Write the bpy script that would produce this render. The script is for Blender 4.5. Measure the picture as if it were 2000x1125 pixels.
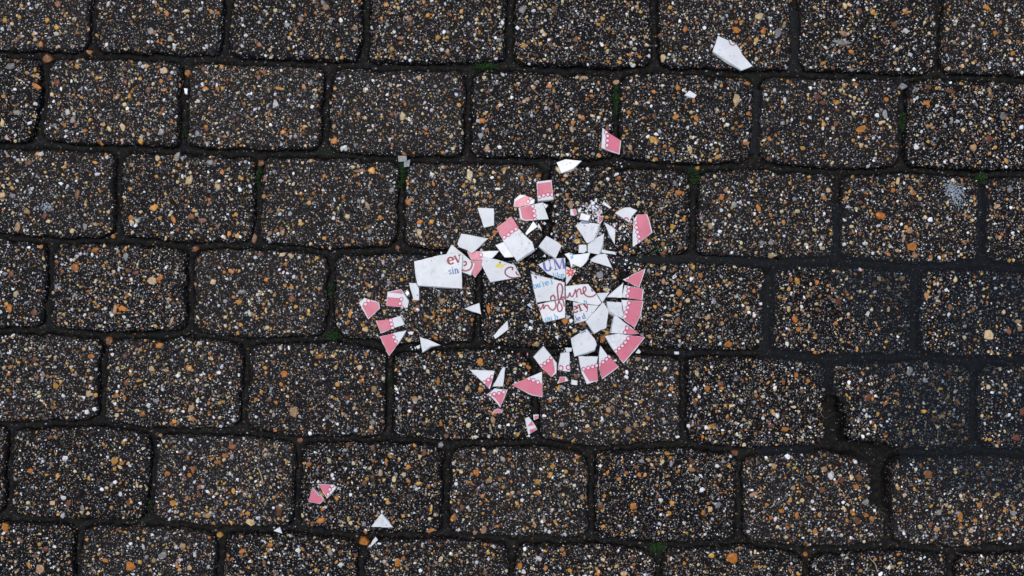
import bpy, bmesh, math, random
import numpy as np
from mathutils import Vector

for o in list(bpy.data.objects):
    bpy.data.objects.remove(o)
scene = bpy.context.scene
COL = scene.collection
random.seed(7)
RNG = np.random.default_rng(11)

# ------------------------------------------------------------------ camera, sky, sun, exposure
S = 0.00087            # metres on the paving per pixel of the 2000 px wide photograph
CAM_H = 1.45           # camera looks straight down from chest height
cam_d = bpy.data.cameras.new('camera')
cam = bpy.data.objects.new('camera', cam_d)
COL.objects.link(cam)
cam.location = (0, 0, CAM_H)
cam_d.sensor_width = 36.0
cam_d.lens = 36.0 * CAM_H / (2000 * S)
cam_d.clip_start = 0.01
cam_d.clip_end = 1000
scene.camera = cam

SUN_EL, SUN_AZ = math.radians(73), math.radians(-35)   # azimuth from +Y, to the left of the picture
world = bpy.data.worlds.new('World')
scene.world = world
world.use_nodes = True
wn = world.node_tree.nodes
wl = world.node_tree.links
bg = wn['Background']
sky = wn.new('ShaderNodeTexSky')
sky.sky_type = 'NISHITA'
sky.sun_disc = False
sky.sun_elevation = SUN_EL
sky.sun_rotation = SUN_AZ
sky.air_density = 1.0
sky.dust_density = 1.5
sky.ozone_density = 1.0
hs = wn.new('ShaderNodeHueSaturation')
hs.inputs['Saturation'].default_value = 0.65
wl.new(sky.outputs[0], hs.inputs['Color'])
wl.new(hs.outputs[0], bg.inputs['Color'])
bg.inputs['Strength'].default_value = 0.15

sun_d = bpy.data.lights.new('sun', 'SUN')
sun_d.energy = 1.0
sun_d.angle = math.radians(24)
sun_d.color = (1.0, 0.97, 0.93)
sun = bpy.data.objects.new('sun', sun_d)
COL.objects.link(sun)
sdir = Vector((math.sin(SUN_AZ) * math.cos(SUN_EL), math.cos(SUN_AZ) * math.cos(SUN_EL), math.sin(SUN_EL)))
sun.rotation_euler = (-sdir).to_track_quat('-Z', 'Y').to_euler()
sun.location = sdir * 5

scene.view_settings.view_transform = 'Standard'
scene.view_settings.look = 'None'
scene.view_settings.exposure = 0.26
scene.view_settings.gamma = 1.0
scene.render.resolution_x, scene.render.resolution_y = 1024, 576


def P(px, py, z=0.0):
    """point of the photograph -> world point at height z above the paving"""
    k = S * (CAM_H - z) / CAM_H
    return ((px - 1000) * k, (562.5 - py) * k, z)


# ------------------------------------------------------------------ materials
class NT:
    def __init__(self, name):
        self.m = bpy.data.materials.new(name)
        self.m.use_nodes = True
        self.n = self.m.node_tree.nodes
        self.l = self.m.node_tree.links
        self.b = self.n['Principled BSDF']

    def new(self, t, **kw):
        nd = self.n.new(t)
        for k, v in kw.items():
            setattr(nd, k, v)
        return nd

    def put(self, node, name, v):
        if isinstance(v, bpy.types.NodeSocket):
            self.l.new(v, node.inputs[name])
        else:
            node.inputs[name].default_value = v

    def pos(self):
        return self.new('ShaderNodeNewGeometry').outputs['Position']

    def noise(self, vec, scale, detail=3, rough=0.6):
        n = self.new('ShaderNodeTexNoise')
        self.put(n, 'Vector', vec)
        n.inputs['Scale'].default_value = scale
        n.inputs['Detail'].default_value = detail
        n.inputs['Roughness'].default_value = rough
        return n.outputs['Fac']

    def voro(self, vec, scale):
        n = self.new('ShaderNodeTexVoronoi')
        self.put(n, 'Vector', vec)
        n.inputs['Scale'].default_value = scale
        return n.outputs['Distance'], n.outputs['Color']

    def math(self, op, a, b=0.5):
        n = self.new('ShaderNodeMath', operation=op)
        self.put(n, 0, a)
        self.put(n, 1, b)
        return n.outputs[0]

    def ramp(self, fac, stops, interp='LINEAR'):
        n = self.new('ShaderNodeValToRGB')
        n.color_ramp.interpolation = interp
        e = n.color_ramp.elements
        while len(e) < len(stops):
            e.new(0.5)
        for i, (p, c) in enumerate(stops):
            e[i].position = p
            e[i].color = (c[0], c[1], c[2], 1) if hasattr(c, '__len__') else (c, c, c, 1)
        self.put(n, 'Fac', fac)
        return n.outputs['Color']

    def mix(self, fac, a, b, blend='MIX'):
        n = self.new('ShaderNodeMix', data_type='RGBA', blend_type=blend)
        self.put(n, 0, fac)
        for idx, v in ((6, a), (7, b)):
            if isinstance(v, bpy.types.NodeSocket):
                self.l.new(v, n.inputs[idx])
            else:
                n.inputs[idx].default_value = (v[0], v[1], v[2], 1)
        return n.outputs[2]

    def bump(self, h, strength, dist, prev=None):
        n = self.new('ShaderNodeBump')
        n.inputs['Strength'].default_value = strength
        n.inputs['Distance'].default_value = dist
        self.put(n, 'Height', h)
        if prev is not None:
            self.l.new(prev, n.inputs['Normal'])
        return n.outputs['Normal']

    def sep(self, col):
        n = self.new('ShaderNodeSeparateColor')
        self.put(n, 'Color', col)
        return n.outputs

    def base(self, color=None, rough=None, normal=None, spec=None, coat=None):
        if color is not None:
            self.put(self.b, 'Base Color', color if isinstance(color, bpy.types.NodeSocket) else (*color, 1))
        if rough is not None:
            self.put(self.b, 'Roughness', rough)
        if normal is not None:
            self.l.new(normal, self.b.inputs['Normal'])
        if spec is not None:
            self.b.inputs['Specular IOR Level'].default_value = spec
        if coat is not None:
            self.b.inputs['Coat Weight'].default_value = coat
            self.b.inputs['Coat Roughness'].default_value = 0.08
        return self.m


PALETTE = [(0.0, (0.012, 0.012, 0.014)), (0.30, (0.03, 0.03, 0.033)), (0.48, (0.09, 0.088, 0.088)),
           (0.60, (0.16, 0.07, 0.03)), (0.68, (0.36, 0.26, 0.13)), (0.78, (0.22, 0.22, 0.23)),
           (0.92, (0.62, 0.62, 0.62))]


def mat_concrete():
    t = NT('wet_exposed_aggregate_concrete')
    p = t.pos()
    big = t.noise(p, 9, 4)
    fine = t.noise(p, 330, 3)
    base = t.ramp(fine, [(0.3, (0.003, 0.003, 0.0035)), (0.7, (0.014, 0.0138, 0.015))])
    base = t.mix(t.ramp(big, [(0.4, 0.0), (0.62, 0.45)]), base, (0.014, 0.012, 0.0115))
    oi = t.new('ShaderNodeObjectInfo')
    base = t.mix(1.0, base, t.ramp(oi.outputs['Random'], [(0.0, (0.62, 0.62, 0.66)), (0.5, (1.0, 0.97, 0.95)), (1.0, (1.5, 1.4, 1.3))]), 'MULTIPLY')
    for sc, cut in ((430, 0.30), (240, 0.25)):
        d, c = t.voro(p, sc)
        s = t.sep(c)
        pal = t.ramp(s['Red'], PALETTE, 'CONSTANT')
        m = t.math('LESS_THAN', d, t.math('MULTIPLY', s['Green'], cut * 1.5))
        base = t.mix(m, base, pal)
    d2, c2 = t.voro(p, 300)
    n1 = t.bump(t.math('SUBTRACT', 1.0, d2), 0.7, 0.0007)
    n2 = t.bump(t.noise(p, 700, 3), 0.6, 0.0004, n1)
    rough = t.ramp(t.noise(p, 60, 3), [(0.3, 0.22), (0.7, 0.5)])
    return t.base(base, rough, n2, 0.03)


def mat_grain():
    t = NT('wet_flint_gravel')
    a = t.new('ShaderNodeAttribute', attribute_name='Col')
    p = t.pos()
    v = t.ramp(t.noise(p, 420, 3), [(0.3, 0.62), (0.7, 1.18)])
    c = t.mix(1.0, a.outputs['Color'], v, 'MULTIPLY')
    nb = t.bump(t.noise(p, 600, 2), 0.4, 0.0004)
    return t.base(c, 0.3, nb, 0.3)


def mat_pebble():
    t = NT('wet_flint_pebble')
    a = t.new('ShaderNodeAttribute', attribute_name='Col')
    p = t.pos()
    v = t.ramp(t.noise(p, 190, 5, 0.7), [(0.28, (0.42, 0.36, 0.3)), (0.5, (0.95, 0.92, 0.9)), (0.72, (1.25, 1.25, 1.3))])
    c = t.mix(1.0, a.outputs['Color'], v, 'MULTIPLY')
    nb = t.bump(t.noise(p, 260, 4), 0.5, 0.0008)
    return t.base(c, t.ramp(t.noise(p, 150, 2), [(0.3, 0.18), (0.7, 0.4)]), nb, 0.3)


def mat_bed():
    t = NT('wet_silt_in_joints')
    p = t.pos()
    n = t.noise(p, 130, 5, 0.7)
    c = t.ramp(n, [(0.28, (0.002, 0.002, 0.002)), (0.5, (0.0085, 0.008, 0.0075)), (0.72, (0.030, 0.0275, 0.024))])
    d, col = t.voro(p, 330)
    s = t.sep(col)
    m = t.math('MULTIPLY', t.math('LESS_THAN', d, 0.3), t.math('GREATER_THAN', s['Red'], 0.86))
    c = t.mix(m, c, t.ramp(s['Green'], [(0.0, (0.06, 0.055, 0.05)), (0.7, (0.13, 0.08, 0.045)), (0.93, (0.3, 0.3, 0.3))]))
    grn = t.ramp(t.noise(p, 14, 3), [(0.58, 0.0), (0.72, 0.6)])
    c = t.mix(grn, c, (0.013, 0.02, 0.009))
    nb = t.bump(t.noise(p, 260, 5, 0.75), 1.0, 0.002)
    return t.base(c, t.ramp(n, [(0.3, 0.4), (0.7, 0.75)]), nb, 0.12)


def mat_ground():
    t = NT('distant_block_paving')
    p = t.pos()
    br = t.new('ShaderNodeTexBrick')
    t.put(br, 'Vector', p)
    for k, v in (('Scale', 1.0), ('Mortar Size', 0.008), ('Brick Width', 0.246), ('Row Height', 0.16), ('Mortar Smooth', 0.3)):
        br.inputs[k].default_value = v
    br.inputs['Color1'].default_value = (0.055, 0.054, 0.056, 1)
    br.inputs['Color2'].default_value = (0.07, 0.065, 0.06, 1)
    br.inputs['Mortar'].default_value = (0.012, 0.012, 0.011, 1)
    d, c = t.voro(p, 240)
    s = t.sep(c)
    m = t.math('LESS_THAN', d, t.math('MULTIPLY', s['Green'], 0.4))
    cc = t.mix(m, br.outputs['Color'], t.ramp(s['Red'], PALETTE, 'CONSTANT'))
    nb = t.bump(br.outputs['Fac'], -0.8, 0.006)
    return t.base(cc, 0.4, nb)


def mat_china(name, color, dirt=True):
    t = NT(name)
    p = t.pos()
    c = t.mix(t.ramp(t.noise(p, 26, 4), [(0.3, 0.0), (0.72, 0.6)]), color, tuple(0.72 * k for k in color))
    if dirt:
        d, col = t.voro(p, 170)
        s = t.sep(col)
        spots = t.math('MULTIPLY', t.math('LESS_THAN', d, t.math('MULTIPLY', s['Green'], 0.26)),
                       t.math('GREATER_THAN', s['Red'], 0.66))
        area = t.ramp(t.noise(p, 15, 2), [(0.42, 0.0), (0.58, 1.0)])
        spots = t.math('MULTIPLY', spots, area)
        c = t.mix(t.math('MULTIPLY', spots, 0.75), c, (0.1, 0.1, 0.1))
        smear = t.math('MULTIPLY', t.ramp(t.noise(p, 95, 5, 0.75), [(0.5, 0.0), (0.72, 0.55)]), area)
        c = t.mix(smear, c, (0.33, 0.33, 0.33))
    return t.base(c, t.ramp(t.noise(p, 45, 3), [(0.3, 0.10), (0.7, 0.34)]), t.bump(t.noise(p, 60, 3), 0.1, 0.0006), 0.5)


def mat_plain(name, color, rough=0.5, var=0.25, scale=300):
    t = NT(name)
    c = t.mix(t.ramp(t.noise(t.pos(), scale, 3), [(0.3, 0.0), (0.7, 1.0)]), tuple(k * (1 - var) for k in color),
              tuple(min(1, k * (1 + var)) for k in color))
    return t.base(c, rough)


def mat_water():
    t = NT('puddle_water')
    t.n.remove(t.b)
    out = t.n['Material Output']
    fr = t.new('ShaderNodeFresnel')
    fr.inputs['IOR'].default_value = 1.333
    tr = t.new('ShaderNodeBsdfTransparent')
    tr.inputs['Color'].default_value = (0.66, 0.72, 0.78, 1)
    gl = t.new('ShaderNodeBsdfGlossy')
    gl.inputs['Roughness'].default_value = 0.01
    nb = t.bump(t.noise(t.pos(), 22, 2), 0.05, 0.002)
    t.l.new(nb, gl.inputs['Normal'])
    mx = t.new('ShaderNodeMixShader')
    t.l.new(fr.outputs[0], mx.inputs[0])
    t.l.new(tr.outputs[0], mx.inputs[1])
    t.l.new(gl.outputs[0], mx.inputs[2])
    t.l.new(mx.outputs[0], out.inputs['Surface'])
    return t.m


M = dict(
    concrete=mat_concrete(), grain=mat_grain(), pebble=mat_pebble(), bed=mat_bed(), ground=mat_ground(),
    china=mat_china('white_glazed_china', (0.745, 0.75, 0.745)),
    biscuit=mat_plain('rough_broken_china_edge', (0.56, 0.57, 0.57), 0.7, 0.22, 500),
    pink=mat_china('pink_printed_glaze', (0.68, 0.165, 0.225)),
    rose=mat_plain('rose_printed_ring', (0.42, 0.055, 0.115), 0.3),
    dot=mat_plain('pale_pink_printed_dot', (0.78, 0.58, 0.64), 0.3, 0.1),
    crimson=mat_plain('crimson_print', (0.28, 0.022, 0.06), 0.3, 0.15),
    red=mat_plain('red_print', (0.27, 0.006, 0.016), 0.3, 0.15),
    scarlet=mat_plain('scarlet_print', (0.68, 0.05, 0.035), 0.3, 0.15),
    teal=mat_plain('sky_blue_print', (0.055, 0.30, 0.50), 0.3, 0.15),
    steel=mat_plain('slate_blue_print', (0.06, 0.12, 0.30), 0.3, 0.15),
    violet=mat_plain('violet_blue_print', (0.12, 0.115, 0.36), 0.3, 0.15),
    yellow=mat_plain('yellow_print', (0.72, 0.55, 0.02), 0.3, 0.15),
    green=mat_plain('olive_print', (0.15, 0.2, 0.04), 0.3, 0.15),
    moss=mat_plain('moss_green', (0.026, 0.078, 0.014), 0.7, 0.6, 500),
    straw=mat_plain('dry_straw', (0.42, 0.32, 0.18), 0.6, 0.3, 200),
    plastic=mat_plain('translucent_grey_plastic', (0.13, 0.15, 0.165), 0.3, 0.5, 220),
    lichen=mat_plain('pale_lichen', (0.28, 0.32, 0.37), 0.8, 0.4, 400),
    water=mat_water(),
)


# ------------------------------------------------------------------ helpers
def link(name, me, mat=None, parent=None):
    o = bpy.data.objects.new(name, me)
    COL.objects.link(o)
    if mat is not None and me is not None and not me.materials:
        me.materials.append(mat)
    if parent is not None:
        o.parent = parent
    return o


def np_mesh(name, verts, faces, colors=None, smooth=False):
    """faces: int array (n,k) or list of lists"""
    me = bpy.data.meshes.new(name)
    if isinstance(faces, np.ndarray):
        n, k = faces.shape
        me.vertices.add(len(verts))
        me.vertices.foreach_set('co', np.asarray(verts, dtype=np.float32).ravel())
        me.loops.add(n * k)
        me.loops.foreach_set('vertex_index', faces.astype(np.int32).ravel())
        me.polygons.add(n)
        me.polygons.foreach_set('loop_start', np.arange(0, n * k, k, dtype=np.int32))
        me.update(calc_edges=True)
    else:
        me.from_pydata([tuple(v) for v in verts], [], faces)
        me.update()
    if colors is not None:
        at = me.color_attributes.new('Col', 'FLOAT_COLOR', 'POINT')
        c4 = np.ones((len(verts), 4), dtype=np.float32)
        c4[:, :3] = colors
        at.data.foreach_set('color', c4.ravel())
    if smooth:
        me.polygons.foreach_set('use_smooth', np.ones(len(me.polygons), dtype=bool))
    return me


def tag(o, label=None, cat=None, group=None, kind=None):
    if label:
        o['label'] = label
    if cat:
        o['category'] = cat
    if group:
        o['group'] = group
    if kind:
        o['kind'] = kind
    return o


_perm = RNG.random((256, 256))


def vnoise(x, y):
    xi = np.floor(x).astype(int)
    yi = np.floor(y).astype(int)
    fx, fy = x - xi, y - yi
    fx = fx * fx * (3 - 2 * fx)
    fy = fy * fy * (3 - 2 * fy)
    g = lambda a, b: _perm[a & 255, b & 255]
    return ((g(xi, yi) * (1 - fx) + g(xi + 1, yi) * fx) * (1 - fy) +
            (g(xi, yi + 1) * (1 - fx) + g(xi + 1, yi + 1) * fx) * fy) * 2 - 1


def fbm(x, y, o=3):
    r, a = 0, 1.0
    for i in range(o):
        r = r + a * vnoise(x * 2 ** i + 17 * i, y * 2 ** i + 31 * i)
        a *= 0.5
    return r


def poly_dist(px, py, poly):
    """signed distance (positive inside) from points to a polygon, pixels"""
    px = np.asarray(px)[:, None]
    py = np.asarray(py)[:, None]
    a = poly
    b = np.roll(poly, -1, 0)
    ax, ay, bx, by = a[:, 0], a[:, 1], b[:, 0], b[:, 1]
    dx, dy = bx - ax, by - ay
    t = np.clip(((px - ax) * dx + (py - ay) * dy) / (dx * dx + dy * dy + 1e-9), 0, 1)
    d = np.sqrt((px - ax - t * dx) ** 2 + (py - ay - t * dy) ** 2).min(1)
    cr = ((ay <= py) != (by <= py)) & (px < ax + (py - ay) * dx / np.where(np.abs(dy) < 1e-9, 1e-9, dy))
    ins = cr.sum(1) % 2 == 1
    return np.where(ins, d, -d)


# ------------------------------------------------------------------ layout of the paving (photo pixels)
JP = [
    [(0, 104), (180, 107), (440, 117), (720, 129), (920, 131), (1000, 132), (1200, 141), (1280, 136), (1480, 146), (1555, 144), (1765, 152), (1835, 147), (2000, 156)],
    [(0, 283), (75, 284), (230, 291), (357, 294), (500, 300), (632, 301), (783, 312), (912, 311), (1067, 314), (1204, 318), (1355, 327), (1478, 323), (1637, 335), (1765, 331), (1920, 341), (2000, 338)],
    [(0, 462), (95, 470), (225, 467), (373, 483), (500, 480), (645, 493), (783, 487), (935, 500), (1067, 498), (1220, 508), (1355, 503), (1500, 513), (1637, 509), (1790, 521), (1920, 516), (2000, 524)],
    [(0, 646), (92, 646), (202, 657), (373, 652), (482, 668), (643, 660), (760, 680), (935, 676), (1045, 687), (1220, 683), (1337, 692), (1503, 690), (1620, 703), (1789, 698), (1905, 708), (2000, 704)],
    [(0, 828), (20, 832), (197, 827), (298, 843), (475, 845), (582, 860), (760, 859), (870, 869), (1047, 866), (1157, 879), (1337, 870), (1445, 882), (1620, 877), (1740, 890), (1905, 882), (2000, 887)],
    [(0, 1012), (20, 1013), (150, 1022), (292, 1021), (428, 1036), (575, 1034), (705, 1050), (868, 1045), (1000, 1058), (1157, 1056), (1287, 1068), (1447, 1061), (1575, 1076), (1738, 1068), (1860, 1077), (2000, 1072)],
]


def J(k, x):
    x = np.asarray(x, dtype=float)
    kk = min(max(k, 0), 5)
    a = np.array(JP[kk], dtype=float)
    y = np.interp(x, a[:, 0], a[:, 1])
    sl = (a[-1, 1] - a[0, 1]) / 2000.0
    y = np.where(x < 0, a[0, 1] + sl * x, y)
    y = np.where(x > 2000, a[-1, 1] + sl * (x - 2000), y)
    return y + 183.0 * (k - kk)


VJ = {
    0: [(-95, -100), (188, 176), (450, 436), (722, 711), (1000, 995), (1277, 1281), (1555, 1553), (1838, 1833)],
    1: [(-190, -200), (92, 74), (364, 354), (643, 632), (916, 912), (1205, 1203), (1480, 1477), (1767, 1762)],
    2: [(-52, -55), (231, 226), (507, 499), (784, 782), (1067, 1068), (1356, 1355), (1638, 1637), (1920, 1919)],
    3: [(-185, -190), (96, 90), (375, 371), (649, 641), (936, 934), (1220, 1220), (1504, 1501), (1790, 1788)],
    4: [(-78, -82), (204, 195), (484, 472), (761, 759), (1043, 1049), (1336, 1338), (1621, 1619), (1906, 1904)],
    5: [(-262, -266), (21, 14), (301, 291), (585, 577), (872, 867), (1157, 1156), (1445, 1446), (1738, 1736)],
    6: [(-130, -134), (152, 146), (430, 425), (707, 702), (1000, 998), (1288, 1287), (1577, 1573), (1862, 1858)],
}
R0, R1 = -4, 10
XMIN, XMAX = -800, 2800


def vjoints(r):
    if r in VJ:
        v = list(VJ[r])
    else:
        o = (r * 137) % 283
        v = [(o + 283 * i, o + 283 * i - 6) for i in range(0, 7)]
    while v[0][0] > XMIN:
        v.insert(0, (v[0][0] - 283, v[0][1] - 283))
    while v[-1][0] < XMAX:
        v.append((v[-1][0] + 283, v[-1][1] + 283))
    return v


SET_LOW = {(4, 1620): -0.0017, (4, 1905): -0.0024, (3, 1788): -0.0018, (3, 1503): -0.0012, (5, 1737): -0.0019,
           (4, 1337): -0.0006, (3, 2071): -0.0028, (4, 2188): -0.0028, (5, 2020): -0.003}
PAVERS = []
VOIDS = [(4, 1620, 1632, 835, 60, 62, 31, 0), (4, 1620, 1700, 880, 75, 34, 0, -13), (5, 1446, 1728, 935, 60, 62, -31, 0), (5, 1446, 1690, 895, 70, 30, 0, 8)]
NP = 150
for r in range(R0, R1):
    vs = vjoints(r)
    for c in range(len(vs) - 1):
        (lt, lb), (rt, rb) = vs[c], vs[c + 1]
        rs = np.random.default_rng(1000 + (r + 10) * 100 + c)
        W, H = (rt - lt), 182.0
        g = 6.2 + rs.random() * 2.2
        # rounded rectangle in local pixels, corners tumbled by different amounts
        pts = []
        rad = 15 + 12 * rs.random(4)
        cx = [W - g, g, g, W - g]
        cy = [H - g, H - g, g, g]
        sx = [-1, 1, 1, -1]
        sy = [-1, -1, 1, 1]
        for q in range(4):
            for a in np.linspace(0, 90, 9):
                A = math.radians(q * 90 + a)
                pts.append((cx[q] + sx[q] * rad[q] + rad[q] * math.cos(A), cy[q] + sy[q] * rad[q] + rad[q] * math.sin(A)))
        pts = np.array(pts)
        seg = np.vstack([pts, pts[:1]])
        L = np.concatenate([[0], np.cumsum(np.hypot(*(seg[1:] - seg[:-1]).T))])
        tt = np.linspace(0, L[-1], NP, endpoint=False)
        loc = np.stack([np.interp(tt, L, seg[:, 0]), np.interp(tt, L, seg[:, 1])], 1)
        u, v = loc[:, 0] / W, loc[:, 1] / H
        x = (lt * (1 - v) + lb * v) * (1 - u) + (rt * (1 - v) + rb * v) * u
        y = J(r - 1, x) * (1 - v) + J(r, x) * v
        x = x + 2.6 * vnoise(x * 0.045 + 3 * r, y * 0.045 + 5 * c) + 1.7 * vnoise(x * 0.16, y * 0.16)
        y = y + 2.6 * vnoise(x * 0.045 + 40 + 7 * c, y * 0.045) + 1.7 * vnoise(x * 0.16 + 9, y * 0.16)
        for q in range(5):               # knocked corners and chipped edges
            i_ = int(rs.random() * NP)
            w_, d_ = 7 + 16 * rs.random(), (1.5 + 4.5 * rs.random() ** 2)
            f_ = np.clip(1 - np.hypot(x - x[i_], y - y[i_]) / w_, 0, 1) ** 0.7
            vx_, vy_ = x.mean() - x[i_], y.mean() - y[i_]
            l_ = math.hypot(vx_, vy_)
            x, y = x + vx_ / l_ * d_ * f_, y + vy_ / l_ * d_ * f_
        for vr_, vl_, vx_, vy_, rx_, ry_, mx_, my_ in VOIDS:      # edges pulled back, shaping a dark gap for unreflecting black water
            if vr_ == r and abs(vl_ - lt) < 9:
                q_ = np.clip(1 - ((x - vx_) / rx_) ** 2 - ((y - vy_) / ry_) ** 2, 0, 1)
                q_ = np.sqrt(q_) * (1 + 0.45 * vnoise(x * 0.11, y * 0.11) + 0.2 * vnoise(x * .3, y * .3))
                x, y = x + mx_ * q_, y + my_ * q_
        poly = np.stack([x, y], 1)
        cen = poly.mean(0)
        key = [k for k in SET_LOW if k[0] == r and abs(k[1] - lt) < 9]
        vis = poly[:, 0].max() > -30 and poly[:, 0].min() < 2030 and poly[:, 1].max() > -30 and poly[:, 1].min() < 1155
        PAVERS.append(dict(r=r, poly=poly, cen=cen, dz=SET_LOW[key[0]] if key else (rs.random() - 0.5) * 0.0012,
                           tx=(rs.random() - 0.5) * 0.012, ty=(rs.random() - 0.5) * 0.012, seed=r * 50 + c + 700, vis=vis))
for p in PAVERS:      # the pavers beside the puddle dip towards it
    if p['dz'] < -0.0011:
        p['tx'] = -0.010
        p['ty'] = 0.004


def paver_z(p, x, y, d=None):
    if d is None:
        d = poly_dist(x, y, p['poly'])
    d = np.maximum(d, 0)
    z = p['dz'] + ((x - p['cen'][0]) * p['tx'] + (y - p['cen'][1]) * p['ty']) * S
    z = z + 0.0006 * fbm(x * 0.02 + p['seed'], y * 0.02, 2) + 0.00035 * fbm(x * 0.11 + p['seed'], y * 0.11, 2)
    e = np.clip(1 - d / 8.5, 0, 1)
    return z - 0.0042 * e ** 2.4


def W3(x, y, z):
    return np.stack([(x - 1000) * S, (562.5 - y) * S, z], 1)


# ------------------------------------------------------------------ ground beyond, and the joint bed
big = 250.0
gx0, gx1 = (XMIN - 1000) * S, (XMAX - 1000) * S
gy0, gy1 = (562.5 - 1700) * S, (562.5 + 560) * S
gv = [(-big, -big, -.004), (big, -big, -.004), (big, big, -.004), (-big, big, -.004),
      (gx0, gy0, -.004), (gx1, gy0, -.004), (gx1, gy1, -.004), (gx0, gy1, -.004)]
gf = [[0, 1, 5, 4], [1, 2, 6, 5], [2, 3, 7, 6], [3, 0, 4, 7]]
tag(link('ground', np_mesh('ground', gv, gf), M['ground']), kind='structure')

st = 5.0
gx = np.arange(XMIN, XMAX + 1, st)
gy = np.arange(-560, 1701, st)
GX, GY = np.meshgrid(gx, gy)
D = np.full(GX.shape, -60.0)
for p in PAVERS:
    x0, y0 = p['poly'].min(0) - 16
    x1, y1 = p['poly'].max(0) + 16
    i0, i1 = np.searchsorted(gx, [x0, x1])
    j0, j1 = np.searchsorted(gy, [y0, y1])
    if i1 <= i0 or j1 <= j0:
        continue
    sub = poly_dist(GX[j0:j1, i0:i1].ravel(), GY[j0:j1, i0:i1].ravel(), p['poly']).reshape(j1 - j0, i1 - i0)
    D[j0:j1, i0:i1] = np.maximum(D[j0:j1, i0:i1], sub)
fill = np.clip(-D / 7.0, 0, 1)
BZ = -0.0125 + 0.0060 * fill ** 0.9 + 0.0024 * fbm(GX * 0.025, GY * 0.025, 3) + 0.0016 * fbm(GX * 0.13, GY * 0.13, 2)
BZ = np.where(D > 4, -0.02, BZ)
# joint sunk deep here to imitate black water that reflects no sky
BLACK_WATER = np.zeros_like(BZ)
for (hx, hy, hr) in ((1628, 812, 46), (1630, 850, 46), (1660, 880, 40), (1700, 885, 40), (1730, 915, 46), (1725, 955, 40)):
    w = np.clip(1.6 - np.hypot(GX - hx, GY - hy) / hr, 0, 1)
    BLACK_WATER = np.maximum(BLACK_WATER, w)
BZ = BZ - 0.022 * BLACK_WATER
bed_pts = W3(GX.ravel(), GY.ravel(), BZ.ravel())
nx, ny = len(gx), len(gy)
ii, jj = np.meshgrid(np.arange(nx - 1), np.arange(ny - 1))
q0 = (jj * nx + ii).ravel()
bed_faces = np.stack([q0, q0 + nx, q0 + nx + 1, q0 + 1], 1)
pavement = tag(link('pavement', np_mesh('joint_bed', bed_pts, bed_faces, smooth=True), M['bed']), kind='structure')


def bed_z(x, y):
    i = int(round((x - gx[0]) / st))
    j = int(round((y - gy[0]) / st))
    return float(BZ[j, i])


# ------------------------------------------------------------------ pavers and their aggregate
CW = np.array([(0.80, 0.80, 0.79), (0.52, 0.53, 0.55), (0.60, 0.46, 0.25), (0.52, 0.27, 0.055), (0.43, 0.15, 0.022),
               (0.17, 0.075, 0.03), (0.24, 0.24, 0.25), (0.06, 0.06, 0.065)])
FINE_W = np.array([0.22, 0.15, 0.14, 0.07, 0.05, 0.09, 0.16, 0.12])
MID_W = np.array([0.11, 0.10, 0.20, 0.18, 0.13, 0.14, 0.10, 0.04])


def grains(p, n, smin, smax, weights, rs, nr=5, inset=1.0, hgt=0.42):
    x0, y0 = p['poly'].min(0)
    x1, y1 = p['poly'].max(0)
    x = x0 + rs.random(int(n * 1.25)) * (x1 - x0)
    y = y0 + rs.random(int(n * 1.25)) * (y1 - y0)
    d = poly_dist(x, y, p['poly'])
    keep = d > inset + rs.random(len(x)) * 5
    x, y, d = x[keep][:n], y[keep][:n], d[keep][:n]
    m = len(x)
    s = smin + (smax - smin) * rs.random(m) ** 2.2
    el = 0.55 + 0.45 * rs.random(m)
    th = rs.random(m) * 6.283
    z = paver_z(p, x, y, d)
    col = CW[rs.choice(8, m, p=weights / weights.sum())] * (0.7 + 0.5 * rs.random((m, 1))) * (0.94 + 0.12 * rs.random((m, 3)))
    if nr <= 5:
        col = col * (0.18 + 0.9 * rs.random((m, 1)) ** 1.8)
    ang = (np.arange(nr)[None] + rs.random((m, nr)) * 0.7) * 6.283 / nr
    rr = (0.75 + 0.5 * rs.random((m, nr))) * s[:, None] * 0.5
    lx, ly = rr * np.cos(ang), rr * np.sin(ang) * el[:, None]
    ct, sn = np.cos(th)[:, None], np.sin(th)[:, None]
    vx = x[:, None] + lx * ct - ly * sn
    vy = y[:, None] + lx * sn + ly * ct
    h = s * S * hgt * (0.5 + rs.random(m) * 0.6)
    if nr <= 5:
        tx = x + (rs.random(m) - 0.5) * s * 0.4
        ty = y + (rs.random(m) - 0.5) * s * 0.4
        VX = np.concatenate([vx, tx[:, None]], 1)
        VY = np.concatenate([vy, ty[:, None]], 1)
        VZ = np.concatenate([np.repeat((z - 0.0004)[:, None], nr, 1), (z + h)[:, None]], 1)
        k = nr + 1
        f = np.array([(i, nr, (i + 1) % nr) for i in range(nr)])
    else:
        ix = x[:, None] + (vx - x[:, None]) * 0.66 + (rs.random((m, 1)) - 0.5) * s[:, None] * 0.12
        iy = y[:, None] + (vy - y[:, None]) * 0.66
        VX = np.concatenate([vx, ix, x[:, None]], 1)
        VY = np.concatenate([vy, iy, y[:, None]], 1)
        VZ = np.concatenate([np.repeat((z - 0.0005)[:, None], nr, 1),
                             z[:, None] + h[:, None] * (0.75 + 0.3 * rs.random((m, nr))), (z + h * 1.02)[:, None]], 1)
        k = 2 * nr + 1
        f = []
        for i in range(nr):
            j = (i + 1) % nr
            f += [(i, nr + i, j), (j, nr + i, nr + j), (nr + i, 2 * nr, nr + j)]
        f = np.array(f)
    F = (f[None] + (np.arange(m) * k)[:, None, None]).reshape(-1, 3)[:, ::1]
    return W3(VX.ravel(), VY.ravel(), VZ.ravel()), F, np.repeat(col, k, 0)


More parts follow.
